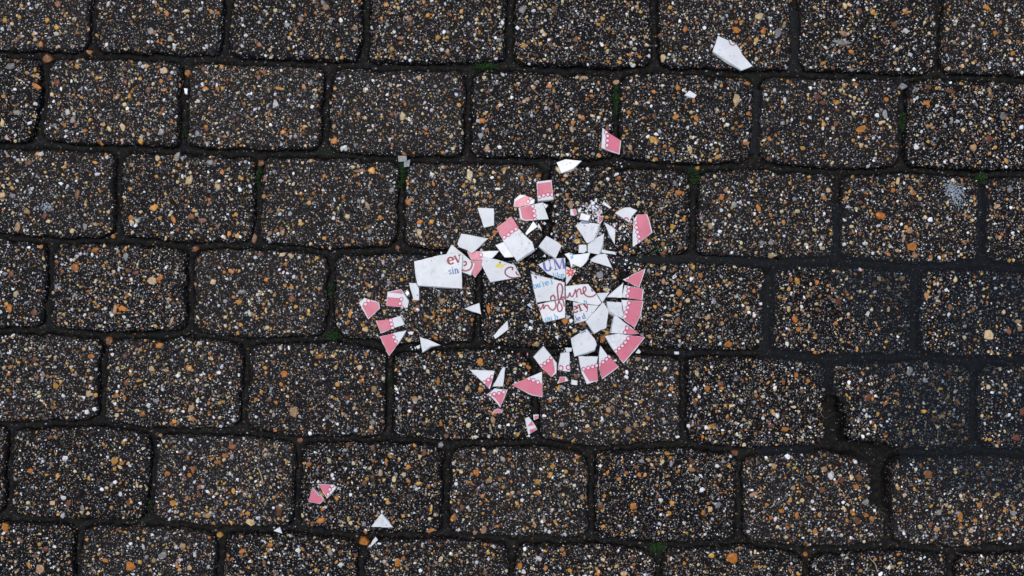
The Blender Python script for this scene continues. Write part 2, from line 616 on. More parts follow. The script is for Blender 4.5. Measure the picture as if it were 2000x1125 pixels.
def merge(parts):
    V, F, C = [], [], []
    o = 0
    for v, f, c in parts:
        V.append(v)
        F.append(f + o)
        C.append(c)
        o += len(v)
    return np.vstack(V), np.vstack(F), np.vstack(C)


INS = [0, 0.8, 2.0, 3.6, 5.6, 8.0]
for p in PAVERS:
    poly, cen = p['poly'], p['cen']
    half = 0.5 * 175
    rings = [(poly, np.full(NP, -0.04))]
    for ins in INS:
        pp = cen + (poly - cen) * (1 - ins / np.array([135.0, 82.0]))
        rings.append((pp, paver_z(p, pp[:, 0], pp[:, 1])))
    for s_ in (0.84, 0.74, 0.62, 0.5, 0.38, 0.25, 0.12):
        pp = cen + (poly - cen) * s_
        rings.append((pp, paver_z(p, pp[:, 0], pp[:, 1])))
    V = np.vstack([W3(a[:, 0], a[:, 1], z) for a, z in rings] +
                  [W3(cen[:1], cen[1:], paver_z(p, cen[:1], cen[1:]))])
    F = []
    for k in range(len(rings) - 1):
        a = np.arange(NP) + k * NP
        b = np.roll(np.arange(NP), -1) + k * NP
        F.append(np.stack([a, a + NP, b + NP, b], 1))
    F = np.vstack(F)
    kk = (len(rings) - 1) * NP
    tri = [[kk + i, len(V) - 1, len(V) - 1, kk + (i + 1) % NP] for i in range(NP)]
    me = bpy.data.meshes.new('paver')
    me.from_pydata([tuple(v) for v in V], [], [list(f) for f in F] + [[t[0], t[1], t[3]] for t in tri])
    me.update()
    me.polygons.foreach_set('use_smooth', np.ones(len(me.polygons), dtype=bool))
    me.flip_normals() if me.polygons[-1].normal.z < 0 else None
    po = link('paver', me, M['concrete'], pavement)
    p['obj'] = po
    rs = np.random.default_rng(p['seed'] + 5000)
    vis = p['vis']
    dens = 0.72 + 0.42 * rs.random()
    parts = [grains(p, int(2500 * dens) if vis else 500, 1.7, 4.6, FINE_W, rs),
             grains(p, int(255 * dens) if vis else 110, 4.8, 9.8, MID_W, rs, nr=6, hgt=0.2),
             grains(p, 9 if vis else 26, 9.0, 13.0, MID_W, rs, nr=7, hgt=0.14)]
    V, F, C = merge(parts)
    # upward winding
    a, b, c = V[F[:, 0]], V[F[:, 1]], V[F[:, 2]]
    flip = np.cross(b - a, c - a)[:, 2] < 0
    F[flip] = F[flip][:, [0, 2, 1]]
    ag = link('aggregate', np_mesh('aggregate', V, F, C), M['grain'], po)
    tag(ag, kind='stuff')

# ------------------------------------------------------------------ single pebbles set in the pavers
PC = dict(O=(0.44, 0.155, 0.020), Y=(0.54, 0.27, 0.04), B=(0.18, 0.07, 0.025), R=(0.14, 0.045, 0.022), C=(0.56, 0.42, 0.22),
          W=(0.66, 0.65, 0.62), G=(0.24, 0.235, 0.23), T=(0.36, 0.22, 0.11))
# crop origin -> (X, Y, width, height, colour) as read in a 4x enlargement
PEB = {
    (0, 0): "455 35 60 70 B;40 160 45 40 Y;372 160 40 55 Y;300 110 0 0 O;1300 105 45 60 O;1450 85 80 35 C;1180 245 60 60 G;1325 300 55 60 G;845 30 30 50 W;440 265 50 45 W;1280 550 70 55 C;320 345 40 45 O;1160 705 60 75 R;450 640 60 60 R;1285 700 50 40 O;1600 690 65 40 O;955 990 45 75 C;660 1020 50 40 O;1260 1030 60 60 G;1100 1100 55 60 Y;25 750 45 40 Y;135 875 80 50 G;530 875 45 55 W;285 675 90 45 O;80 515 90 60 G;975 640 45 60 R;1260 635 40 45 O;20 960 40 80 C",
    (500, 0): "545 50 65 65 B;350 145 55 85 R;1200 145 60 50 B;1130 295 75 35 R;1015 35 50 45 O;770 220 45 50 B;780 305 55 40 R;1920 175 40 40 W;1490 405 45 50 C;20 600 50 60 R;190 690 110 30 Y;375 680 45 55 O;155 810 45 70 W;1145 905 55 85 C;1765 940 75 60 O;1780 885 45 30 Y;1750 1055 55 60 G;615 1095 60 60 O;210 1030 45 45 O;310 1060 35 55 G;610 985 40 45 T;485 590 45 45 B;1060 895 50 50 B;30 350 60 45 B;240 195 50 50 G;1270 605 45 45 T",
    (1000, 0): "80 70 60 80 G;500 305 45 60 R;1745 230 75 60 O;1925 125 75 60 C;1350 225 45 60 O;290 670 50 50 O;120 775 60 35 T;555 605 80 30 T;545 915 50 50 O;475 955 45 50 O;465 1010 40 60 C;1095 1085 80 65 Y;1275 910 60 45 O;1435 920 35 70 O;1745 780 60 110 C;65 800 50 40 R;350 835 45 45 R;745 995 40 70 B;990 440 40 30 O;1180 450 50 70 C;1845 885 45 45 O;1820 1110 50 50 O;1960 240 50 60 O;1105 715 35 40 O",
    (1500, 0): "590 260 95 50 T;600 45 45 60 C;710 85 60 45 B;580 330 170 45 G;650 400 65 40 O;985 190 55 60 B;80 255 55 95 G;1070 240 60 45 W;1700 55 60 45 O;1770 255 45 45 O;1905 415 45 45 O;380 755 60 70 R;430 800 65 45 R;535 795 50 45 Y;725 1005 95 60 O;1415 710 110 45 B;1730 720 30 90 T;1235 800 60 50 O;1830 905 65 75 G;1715 1085 75 65 R;910 890 45 90 G;435 970 45 45 Y;525 965 40 50 B;1250 675 55 45 B;820 1025 40 40 R;920 775 45 40 O;600 660 60 25 C;680 660 50 40 O",
    (0, 282): "605 385 45 110 B;20 395 75 60 C;105 400 60 45 G;215 520 60 50 T;140 640 55 105 T;350 555 45 65 R;740 140 45 30 Y;220 150 60 45 B;290 75 50 35 Y;1475 280 55 100 C;1695 330 50 70 C;1200 490 75 65 Y;1350 585 45 80 O;1490 565 60 60 B;1580 595 90 50 R;1230 110 45 50 C;1730 215 50 45 O;1020 350 45 35 Y;1785 695 35 60 O;1640 140 60 55 G;740 820 80 45 O;585 960 75 75 O;1185 1065 75 75 C;1250 1035 40 75 O;1055 1000 65 45 R;980 870 45 55 G;1800 990 65 40 O;1660 1070 60 50 C;90 1010 45 60 B;1020 570 55 45 O;665 640 45 60 G;1380 100 45 90 G;1690 640 35 60 B",
    (500, 282): "905 205 65 65 Y;820 210 95 40 B;415 455 45 50 Y;865 475 40 85 T;715 560 50 45 C;970 465 60 20 T;1185 450 50 70 O;1665 240 65 95 C;1275 605 55 45 O;1270 685 50 70 C;1370 600 45 40 Y;1860 685 45 45 O;880 645 45 40 B;1505 295 45 45 B;535 245 30 40 O;350 620 50 35 Y;110 690 50 45 T;205 685 45 55 T;35 855 60 40 B;205 860 65 35 C;80 1055 40 40 O;845 1015 35 45 B;60 400 40 45 O;1060 360 60 50 G;1780 440 50 35 T;1935 195 40 45 Y;885 1100 45 35 Y;70 260 40 60 B;1800 30 45 70 T;1620 320 30 45 O",
    (1000, 282): "1300 375 75 50 O;1245 40 55 40 O;920 25 40 60 T;1390 40 40 90 C;1250 640 50 55 Y;1630 415 50 55 O;1920 495 40 65 O;455 470 60 80 T;510 755 50 60 Y;690 1015 70 70 G;1100 320 50 50 T;1665 360 45 50 T;1545 640 45 60 T;660 350 50 45 T;1470 1025 50 45 O;1180 850 55 55 B;1310 800 50 40 B;1545 755 40 50 B;430 400 35 45 O;985 460 35 60 C;820 230 40 30 W;420 245 45 35 C;1725 470 50 65 G;1865 290 35 30 C;1705 1000 0 0 R;1180 1070 35 55 T;1450 180 40 40 O;675 85 50 40 Y;1270 300 30 55 G",
    (1500, 282): "885 555 90 75 O;1125 800 90 75 O;265 30 50 40 Y;1600 25 65 60 T;1155 20 55 60 W;470 355 50 45 C;1130 380 55 45 O;1780 485 70 45 C;440 415 35 50 O;1105 670 65 55 T;860 635 45 25 W;1820 700 35 35 O;25 865 55 50 T;175 1050 40 60 B;225 1065 45 75 Y;380 1075 45 45 O;1050 1045 65 55 T;660 255 25 50 Y;1010 285 35 80 C;720 450 40 40 R;1080 250 45 30 T;1055 740 25 80 T;1005 825 40 35 C;360 665 45 40 C;1590 590 45 30 C;1370 870 40 40 O;1145 870 50 40 T;830 1090 50 55 B;20 760 40 60 G;870 1045 40 50 C;690 500 40 30 C",
    (0, 564): "960 155 95 50 O;895 160 35 90 T;1860 105 65 55 O;1885 25 95 50 G;1945 190 35 75 W;990 45 55 40 B;75 150 50 100 O;125 40 45 70 C;265 180 60 60 B;700 200 40 40 R;1340 240 25 70 C;435 755 55 60 Y;690 820 50 60 C;1475 620 60 75 O;1180 625 50 55 C;985 730 55 50 B;915 830 45 45 O;1495 930 60 85 T;1115 975 50 45 O;1245 440 60 50 O;265 555 35 45 R;700 525 45 40 O;85 610 40 40 O;1505 1015 45 40 O;1080 715 50 30 Y;970 850 40 45 O;1540 870 30 55 W;1290 635 60 25 T;335 670 50 50 G;680 960 45 45 W;1220 870 55 40 G;290 690 45 40 B;975 525 50 45 R",
    (500, 564): "495 525 80 50 O;225 660 65 75 O;300 960 80 95 T;920 780 50 60 T;810 615 55 50 C;195 745 35 40 O;1745 570 45 85 O;600 525 40 35 C;1500 170 40 45 O;1330 215 60 30 Y;735 190 30 90 Y;655 215 40 45 B;85 300 45 40 C;285 80 65 65 B;1450 95 65 55 T;1420 720 35 80 O;1240 860 60 60 T;1750 785 45 55 O;1845 1020 50 65 T;1645 770 35 60 C;1810 165 35 80 O;1440 1050 30 60 O;135 575 50 40 B;815 715 40 40 O;910 1040 50 50 G;1670 620 40 60 G;1260 140 45 55 R;890 1105 60 40 B;1430 515 35 30 Y;1800 285 30 40 R;310 140 45 35 Y;880 50 45 45 T;705 850 40 50 R;255 900 40 30 B",
    (1000, 564): "1300 35 65 55 O;1295 245 55 75 B;1685 435 85 60 O;190 430 55 60 T;705 395 50 80 O;415 255 60 55 O;540 265 55 50 O;1520 780 50 65 O;1630 745 60 60 B;1420 885 40 70 B;365 775 30 60 Y;1560 1070 50 45 O;750 945 45 55 T;910 1100 55 60 T;1215 205 60 25 C;1365 90 50 45 C;1220 260 40 50 B;1525 220 45 60 T;490 325 45 45 C;1640 270 35 45 T;510 860 45 40 Y;600 1100 60 40 B;1000 880 40 30 Y;1840 150 45 45 C;980 550 55 40 T;890 975 35 55 T;1780 880 0 0 O;1440 660 35 70 C;960 1060 40 50 T;390 1060 45 50 G;1060 1010 40 45 O;1245 780 40 45 O",
    (1500, 564): "1720 365 90 95 C;210 235 50 70 O;780 850 65 70 R;550 95 55 75 R;160 160 40 60 C;235 315 45 45 O;1420 145 45 60 B;1955 255 80 40 T;1965 310 45 50 T;1105 645 55 80 G;980 685 50 45 B;1225 715 50 55 W;1420 650 45 60 B;120 720 35 65 B;220 670 40 45 O;270 800 50 35 B;315 720 35 40 O;1215 955 60 45 Y;1295 1025 50 50 B;1360 995 60 35 C;135 1095 90 45 O;25 1070 70 35 R;815 1045 40 40 B;1015 895 35 50 C;1980 960 50 80 R;35 955 35 40 Y;940 160 35 60 C;530 265 40 40 O;1875 330 45 70 B;75 985 45 45 W;200 920 50 25 C;1840 185 40 45 C;780 195 30 55 W;1240 55 45 60 T",
    (0, 843): "895 230 65 70 Y;950 240 45 45 O;1005 555 45 50 B;1015 1050 95 85 O;310 1070 75 85 T;1815 120 75 55 B;1305 325 50 45 O;1500 295 35 70 O;1350 555 65 55 Y;45 745 65 90 O;105 720 45 45 O;1270 960 85 60 G;1420 895 65 55 T;820 1005 60 40 O;1200 1000 40 45 T;1930 635 45 45 O;350 915 60 45 R;240 305 45 45 O;535 555 45 60 B;1815 460 35 50 Y;450 345 40 50 Y;505 205 55 50 W;645 595 40 60 G;410 555 50 40 C;1765 555 30 45 Y;940 490 35 45 W;1380 1040 30 60 O;1475 1060 45 45 C;1955 705 80 65 C;1890 930 70 40 O;280 970 50 40 B;225 1040 35 60 Y;390 45 50 40 B;1070 410 25 55 C;1700 235 70 40 O;1560 430 45 40 O;1475 340 35 50 O;30 480 0 0 O;1550 490 35 60 R",
    (500, 843): "180 610 65 90 B;505 690 85 50 O;1105 1025 60 80 O;1715 315 65 60 O;410 255 60 50 O;575 225 35 60 C;970 320 45 55 C;1015 240 30 80 O;1075 370 45 60 C;1775 770 55 80 T;1540 670 45 60 O;1925 215 50 50 G;1365 600 25 70 Y;1815 380 55 50 T;845 400 35 60 B;1360 770 60 35 O;855 775 40 50 O;110 885 55 45 O;660 940 45 45 B;775 965 45 45 B;1310 165 45 55 R;1440 995 40 50 C;1595 310 40 40 C;715 110 35 55 B;325 925 50 40 W;1900 370 35 35 O;1070 195 40 45 B;580 930 35 35 C;1150 985 40 40 O;520 600 35 35 O;1705 785 45 50 T;185 1020 35 35 B;1660 605 25 50 C;630 520 35 40 Y;1610 590 45 55 B;1785 1100 45 45 B",
    (1000, 843): "1715 985 110 100 O;945 585 60 80 O;690 575 55 75 B;205 475 60 50 O;200 390 45 45 Y;315 270 50 50 Y;1245 555 50 50 Y;1400 295 75 35 T;1885 490 90 40 T;1605 575 60 60 G;1010 230 55 45 G;60 1050 50 60 O;1205 170 60 35 Y;1545 605 45 50 C;1490 630 40 55 O;175 725 30 60 C;1400 915 50 55 W;545 510 40 50 T;1170 230 45 45 C;1240 250 30 70 G;720 500 35 35 O;960 275 45 40 B;240 690 55 45 T;300 340 35 55 Y;870 1105 65 45 C;260 1065 40 45 O;665 1105 40 45 O;1400 230 45 45 R;90 1090 40 50 W;210 990 55 40 W;1225 405 30 45 C;935 985 50 40 B;450 1080 40 40 Y;1600 265 40 40 W;405 955 40 40 O;890 320 40 30 O;1440 370 40 50 G",
    (1500, 843): "1250 330 85 90 B;570 375 65 60 R;490 340 60 75 W;685 430 65 45 O;420 455 75 50 B;440 295 50 60 T;765 550 60 75 G;225 650 40 70 O;660 625 55 50 O;105 620 50 45 O;365 780 55 50 O;695 690 80 55 B;1780 500 35 55 C;1500 655 50 65 O;1320 760 65 45 T;1190 740 45 45 C;1590 775 50 45 C;1725 330 45 55 B;715 360 55 65 B;320 365 45 60 B;1035 15 45 40 T;940 95 60 40 T;1800 85 45 40 B;1940 50 75 60 R;400 650 25 50 Y;45 265 60 50 T;1505 745 45 50 B;195 440 45 50 T;810 680 50 50 O;765 650 40 45 O;1265 730 40 50 B;20 670 40 40 O;1920 635 50 40 G;1335 630 50 60 G;650 355 40 55 C;545 765 40 40 B;265 535 45 40 C;1975 425 40 45 C;1620 690 40 40 O;170 1080 30 45 O",
}
pebs = []
for (ox, oy), txt in PEB.items():
    for it in txt.split(';'):
        a = it.split()
        X, Y, w, h = map(float, a[:4])
        if w < 5:
            continue
        pebs.append((ox + X / 3.99, oy + Y / 3.99, w / 3.99, h / 3.99, a[4]))
pebs.sort(key=lambda t: -t[2] * t[3])


def pebble_mesh(x, y, w, h, col, zfun, rs, raised=0.26, angle=None):
    nr = 9
    ang = (np.arange(nr) + rs.random(nr) * 0.75) * 6.283 / nr
    rr = 0.70 + 0.46 * rs.random(nr)
    th = (rs.random() - 0.5) * 0.9 if angle is None else angle
    ex, ey = rr * np.cos(ang) * w * 0.5, rr * np.sin(ang) * h * 0.5
    lx, ly = ex * math.cos(th) - ey * math.sin(th), ex * math.sin(th) + ey * math.cos(th)
    z0 = zfun(x, y)
    hh = min(w, h) * S * raised
    off = (rs.random(2) - 0.5) * min(w, h) * 0.2
    V = []
    for k, (sc, zz) in enumerate(((1.0, -0.0012), (0.95, hh * 0.5), (0.74, hh * 0.95))):
        jit = rs.random(nr)
        V.append(W3(x + lx * sc + off[0] * k / 2, y + ly * sc + off[1] * k / 2, z0 + zz + hh * 0.22 * (jit - 0.5) * (k > 0)))
    V.append(W3(np.array([x + off[0]]), np.array([y + off[1]]), np.array([z0 + hh])))
    V = np.vstack(V)
    F = []
    for k in range(2):
        for i in range(nr):
            j = (i + 1) % nr
            F.append([k * nr + i, k * nr + nr + i, k * nr + nr + j, k * nr + j])
    for i in range(nr):
        F.append([2 * nr + i, 3 * nr, 2 * nr + (i + 1) % nr])
    c = np.array(PC[col]) * (0.66 + 0.42 * rs.random()) * (0.93 + 0.14 * rs.random(3))
    cc = np.repeat(c[None], len(V), 0) * (0.8 + 0.4 * rs.random((len(V), 1)))
    return V, F, cc


def owner(x, y):
    for p in PAVERS:
        if p['vis'] and abs(x - p['cen'][0]) < 160 and abs(y - p['cen'][1]) < 110:
            d = poly_dist([x], [y], p['poly'])[0]
            if d > 2:
                return p
    return None


rs = np.random.default_rng(99)
rest = {}
made = 0
for (x, y, w, h, c) in pebs:
    p = owner(x, y)
    if p is None:
        continue
    V, F, cc = pebble_mesh(x, y, w * 0.93, h * 0.93, c, lambda a, b: float(paver_z(p, np.array([a]), np.array([b]))[0]), rs, raised=0.13)
    if made < 300:
        F = [f[::-1] for f in F]
        me = np_mesh('pebble', V, F, cc, smooth=made % 3 == 0)
        if me.polygons[-1].normal.z < 0:
            me.flip_normals()
        link('pebble', me, M['pebble'], p['obj'])
        made += 1
    else:
        rest.setdefault(p['seed'], (p, []))[1].append((V, F, cc))
for p, lst in rest.values():
    V, F, C = [], [], []
    o = 0
    for v, f, c in lst:
        V.append(v)
        F += [[i + o for i in q][::-1] for q in f]
        C.append(c)
        o += len(v)
    me = np_mesh('small_pebbles', np.vstack(V), F, np.vstack(C))
    if me.polygons[-1].normal.z < 0:
        me.flip_normals()
    tag(link('small_pebbles', me, M['pebble'], p['obj']), kind='stuff')

# grit lying on the silt of the joints: far too much to count
rsg = np.random.default_rng(5)
cand = np.argwhere((D < -3) & (BLACK_WATER < 0.2) & (GX > -40) & (GX < 2040) & (GY > -40) & (GY < 1165))
sel = cand[rsg.choice(len(cand), 2200, replace=False)]
V, F, C = [], [], []
for n, (j, i) in enumerate(sel):
    x, y = gx[i] + (rsg.random() - .5) * 5, gy[j] + (rsg.random() - .5) * 5
    s = 1.6 + 4.2 * rsg.random() ** 3
    z = BZ[j, i]
    a0 = rsg.random() * 6.283
    ring = [(x + s * .5 * math.cos(a0 + k * 1.2566), y + s * .4 * math.sin(a0 + k * 1.2566)) for k in range(5)]
    V += [P(a, b)[:2] + (z - 0.0006,) for a, b in ring] + [P(x, y)[:2] + (z + s * S * 0.4,)]
    F += [[n * 6 + k, n * 6 + 5, n * 6 + (k + 1) % 5][::-1] for k in range(5)]
    col = CW[rsg.choice(8, p=[.1, .1, .1, .06, .08, .18, .2, .18])] * (0.35 + 0.5 * rsg.random())
    C += [col] * 6
me = np_mesh('joint_grit', V, F, np.array(C))
if me.polygons[0].normal.z < 0:
    me.flip_normals()
tag(link('joint_grit', me, M['grain'], pavement), kind='stuff')

# ------------------------------------------------------------------ puddle water
WZ = -0.0009


def puddle(name, pts, z=WZ):
    bm = bmesh.new()
    vs = [bm.verts.new(((x - 1000) * S, (562.5 - y) * S, z)) for x, y in pts]
    f = bm.faces.new(vs)
    bm.normal_update()
    if f.normal.z < 0:
        f.normal_flip()
    bmesh.ops.triangulate(bm, faces=bm.faces[:])
    me = bpy.data.meshes.new(name)
    bm.to_mesh(me)
    bm.free()
    o = link(name, me, M['water'])
    return tag(o, kind='structure')


def wob(pts, amp=3.0, n=5, seed=1):
    r = np.random.default_rng(seed)
    out = []
    for k in range(len(pts)):
        a, b = np.array(pts[k], float), np.array(pts[(k + 1) % len(pts)], float)
        for i in range(n):
            q = a + (b - a) * i / n
            out.append(tuple(q + (r.random(2) - .5) * amp * (i > 0)))
    return out


puddle('puddle', wob([(1484, 704), (1483, 560), (1525, 503), (1606, 492), (1608, 400), (1662, 396), (1668, 488), (1890, 498), (1893, 372),
                      (1946, 366), (1950, 500), (2790, 520), (2790, 1010), (2030, 985), (1900, 960), (1775, 925), (1757, 893), (1756, 872),
                      (1700, 830), (1648, 790), (1634, 772), (1604, 770), (1600, 735), (1590, 715)]))
puddle('puddle', wob([(1180, 500), (1320, 498), (1515, 503), (1515, 522), (1330, 518), (1185, 520)], 3, 5, 2), -0.0046)
puddle('puddle', wob([(1540, 20), (1568, 20), (1568, 138), (1540, 138)], 3, 4, 3), -0.0050)
puddle('puddle', wob([(1466, 175), (1492, 175), (1490, 300), (1466, 300)], 3, 4, 4), -0.0050)
puddle('puddle', wob([(1480, 870), (1590, 868), (1592, 892), (1480, 892)], 3, 4, 5), -0.0046)

# ------------------------------------------------------------------ lettering strokes (x-height 1, baseline 0)
def ell(cx, cy, rx, ry, a0, a1, n=16):
    return [(cx + rx * math.cos(math.radians(a0 + (a1 - a0) * i / n)), cy + ry * math.sin(math.radians(a0 + (a1 - a0) * i / n))) for i in range(n + 1)]


SER = 0.14
GL = {
    'e': (0.98, [(ell(.46, .5, .38, .46, 2, 320), 'a'), ([(.1, .53), (.84, .53)], SER)]),
    'v': (0.98, [([(.1, 1), (.46, 0)], .27), ([(.46, .02), (.82, 1)], .10), ([(-.05, 1), (.3, 1)], SER), ([(.62, 1), (.98, 1)], SER)]),
    's': (0.82, [([(.68, .78), (.55, .95), (.34, .97), (.16, .84), (.18, .66), (.4, .52), (.62, .4), (.70, .22), (.56, .04), (.34, .02), (.12, .2)], .17)]),
    'i': (0.56, [([(.27, 0), (.27, 1)], .25), ([(.04, .02), (.5, .02)], SER), ([(.06, .98), (.27, .98)], SER), ([(.25, 1.28), (.27, 1.48)], .26)]),
    'n': (1.1, [([(.24, 0), (.24, 1)], .25), ([(.24, .72), (.4, .93), (.6, .96), (.76, .8), (.8, .5), (.8, 0)], 'a'), ([(.02, .02), (.46, .02)], SER), ([(.58, .02), (1.02, .02)], SER), ([(.04, .98), (.24, .98)], SER)]),
    'u': (1.1, [([(.24, 1), (.24, .4), (.3, .12), (.46, .03), (.62, .08), (.8, .3)], 'a'), ([(.8, 1), (.8, 0)], .25), ([(.02, .98), (.24, .98)], SER), ([(.58, .98), (.8, .98)], SER), ([(.8, .02), (1.0, .02)], SER)]),
    'o': (1.02, [(ell(.48, .5, .39, .46, 0, 360, 20), 'a')]),
    'r': (0.8, [([(.24, 0), (.24, 1)], .25), ([(.24, .68), (.4, .9), (.6, .93), (.7, .84)], .14), ([(.02, .02), (.5, .02)], SER), ([(.04, .98), (.24, .98)], SER)]),
    'l': (0.56, [([(.27, 0), (.27, 1.6)], .25), ([(.04, .02), (.5, .02)], SER), ([(.04, 1.58), (.27, 1.58)], SER)]),
    'k': (1.05, [([(.24, 0), (.24, 1.6)], .25), ([(.3, .42), (.82, 1)], .1), ([(.42, .55), (.9, 0)], .24), ([(.02, .02), (.46, .02)], SER), ([(.65, .98), (.98, .98)], SER)]),
    'y': (0.98, [([(.1, 1), (.48, .02)], .27), ([(.84, 1), (.42, -.2), (.24, -.4), (.06, -.36)], .11), ([(-.05, 1), (.3, 1)], SER), ([(.62, 1), (.98, 1)], SER)]),
    'b': (1.06, [([(.22, 0), (.22, 1.6)], .25), (ell(.52, .48, .36, .46, -140, 140), 'a'), ([(.02, 1.58), (.22, 1.58)], SER)]),
    'd': (1.06, [([(.8, 0), (.8, 1.6)], .25), (ell(.5, .48, .36, .46, 40, 320), 'a'), ([(.6, 1.58), (.8, 1.58)], SER), ([(.8, .02), (1.0, .02)], SER)]),
    'a': (0.95, [([(.18, .8), (.36, .97), (.58, .93), (.66, .7), (.66, 0)], 'a'), (ell(.4, .28, .26, .27, 40, 330), 'a')]),
    "'": (0.36, [([(.2, 1.5), (.12, 1.12)], .2)]),
    ' ': (0.5, []),
    'U': (1.5, [([(.32, 1.45), (.32, .55), (.42, .18), (.72, .02), (1.02, .16), (1.14, .5)], 'a'), ([(1.14, .45), (1.14, 1.45)], .1), ([(.06, 1.43), (.58, 1.43)], SER), ([(.92, 1.43), (1.36, 1.43)], SER)]),
    'M': (1.8, [([(.25, 0), (.25, 1.45)], .1), ([(.3, 1.45), (.85, 0)], .28), ([(.85, 0), (1.4, 1.45)], .1), ([(1.42, 1.45), (1.42, 0)], .28), ([(.04, .02), (.48, .02)], SER), ([(.02, 1.43), (.36, 1.43)], SER), ([(1.2, .02), (1.66, .02)], SER)]),
}


def ribbon(bm, pts, width, z):
    """stroke in pixels; width a number or a list, one per point"""
    n = len(pts)
    if not hasattr(width, '__len__'):
        width = [width] * n
    L, R = [], []
    for i in range(n):
        a = pts[max(0, i - 1)]
        b = pts[min(n - 1, i + 1)]
        dx, dy = b[0] - a[0], b[1] - a[1]
        ln = math.hypot(dx, dy) or 1
        nx_, ny_ = -dy / ln * width[i] / 2, dx / ln * width[i] / 2
        L.append(bm.verts.new((pts[i][0] + nx_, pts[i][1] + ny_, z)))
        R.append(bm.verts.new((pts[i][0] - nx_, pts[i][1] - ny_, z)))
    for i in range(n - 1):
        try:
            bm.faces.new((L[i], R[i], R[i + 1], L[i + 1]))
        except ValueError:
            pass


def smooth_line(pts, n=6):
    p = [np.array(q, float) for q in pts]
    p = [2 * p[0] - p[1]] + p + [2 * p[-1] - p[-2]]
    out = []
    for i in range(1, len(p) - 2):
        for k in range(n):
            t = k / n
            out.append(tuple(0.5 * (2 * p[i] + (p[i + 1] - p[i - 1]) * t + (2 * p[i - 1] - 5 * p[i] + 4 * p[i + 1] - p[i + 2]) * t * t +
                                    (3 * p[i] - p[i - 1] - 3 * p[i + 1] + p[i + 2]) * t ** 3)))
    out.append(tuple(p[-2]))
    return out


def text_bm(bm, txt, ox, oy, unit, ang, z=0.0):
    ca, sa = math.cos(math.radians(ang)), math.sin(math.radians(ang))
    x = 0.0
    dz = 0.0
    for ch in txt:
        adv, strokes = GL[ch]
        for pts, w in strokes:
            dz += 0.000002
            q = [((x + a) * unit, b * unit) for a, b in pts]
            if w == 'a':
                ww = []
                for i in range(len(pts)):
                    a = pts[max(0, i - 1)]
                    b = pts[min(len(pts) - 1, i + 1)]
                    ln = math.hypot(b[0] - a[0], b[1] - a[1]) or 1
                    ww.append((0.17 + 0.17 * (abs(b[1] - a[1]) / ln) ** 1.5) * unit)
            else:
                ww = w * unit
            ribbon(bm, [(ox + a * ca - b * -sa * -1 * -1 if False else ox + a * ca - b * sa * -1 * -1, oy - (a * sa + b * ca)) for a, b in q], ww, z + dz)
        x += adv


# ------------------------------------------------------------------ broken china
THICK = 0.0042
GROUP = 'pieces of the broken plate'


def clip_bm(bm, poly):
    """cut flat print away beyond the edges of a convex outline (photo pixels, y down)"""
    n = len(poly)
    area = sum(poly[i][0] * poly[(i + 1) % n][1] - poly[(i + 1) % n][0] * poly[i][1] for i in range(n))
    for i in range(n):
        a, b = poly[i], poly[(i + 1) % n]
        nx_, ny_ = (b[1] - a[1], -(b[0] - a[0]))
        if area < 0:
            nx_, ny_ = -nx_, -ny_
        geom = bm.verts[:] + bm.edges[:] + bm.faces[:]
        if not geom:
            return
        bmesh.ops.bisect_plane(bm, geom=geom, plane_co=(a[0], a[1], 0), plane_no=(nx_, ny_, 0), clear_outer=True, dist=1e-5)


def hull(pts):
    pts = sorted(set(map(tuple, pts)))
    def half(ps):
        h = []
        for q in ps:
            while len(h) > 1 and (h[-1][0] - h[-2][0]) * (q[1] - h[-2][1]) - (h[-1][1] - h[-2][1]) * (q[0] - h[-2][0]) <= 0:
                h.pop()
            h.append(q)
        return h
    a, b = half(pts), half(pts[::-1])
    return a[:-1] + b[:-1]


def inset_poly(pts, d):
    c = np.mean(pts, 0)
    out = []
    for p in pts:
        v = np.array(p) - c
        l = np.hypot(*v)
        out.append(tuple(c + v * max(0.2, (l - d) / l)))
    return out


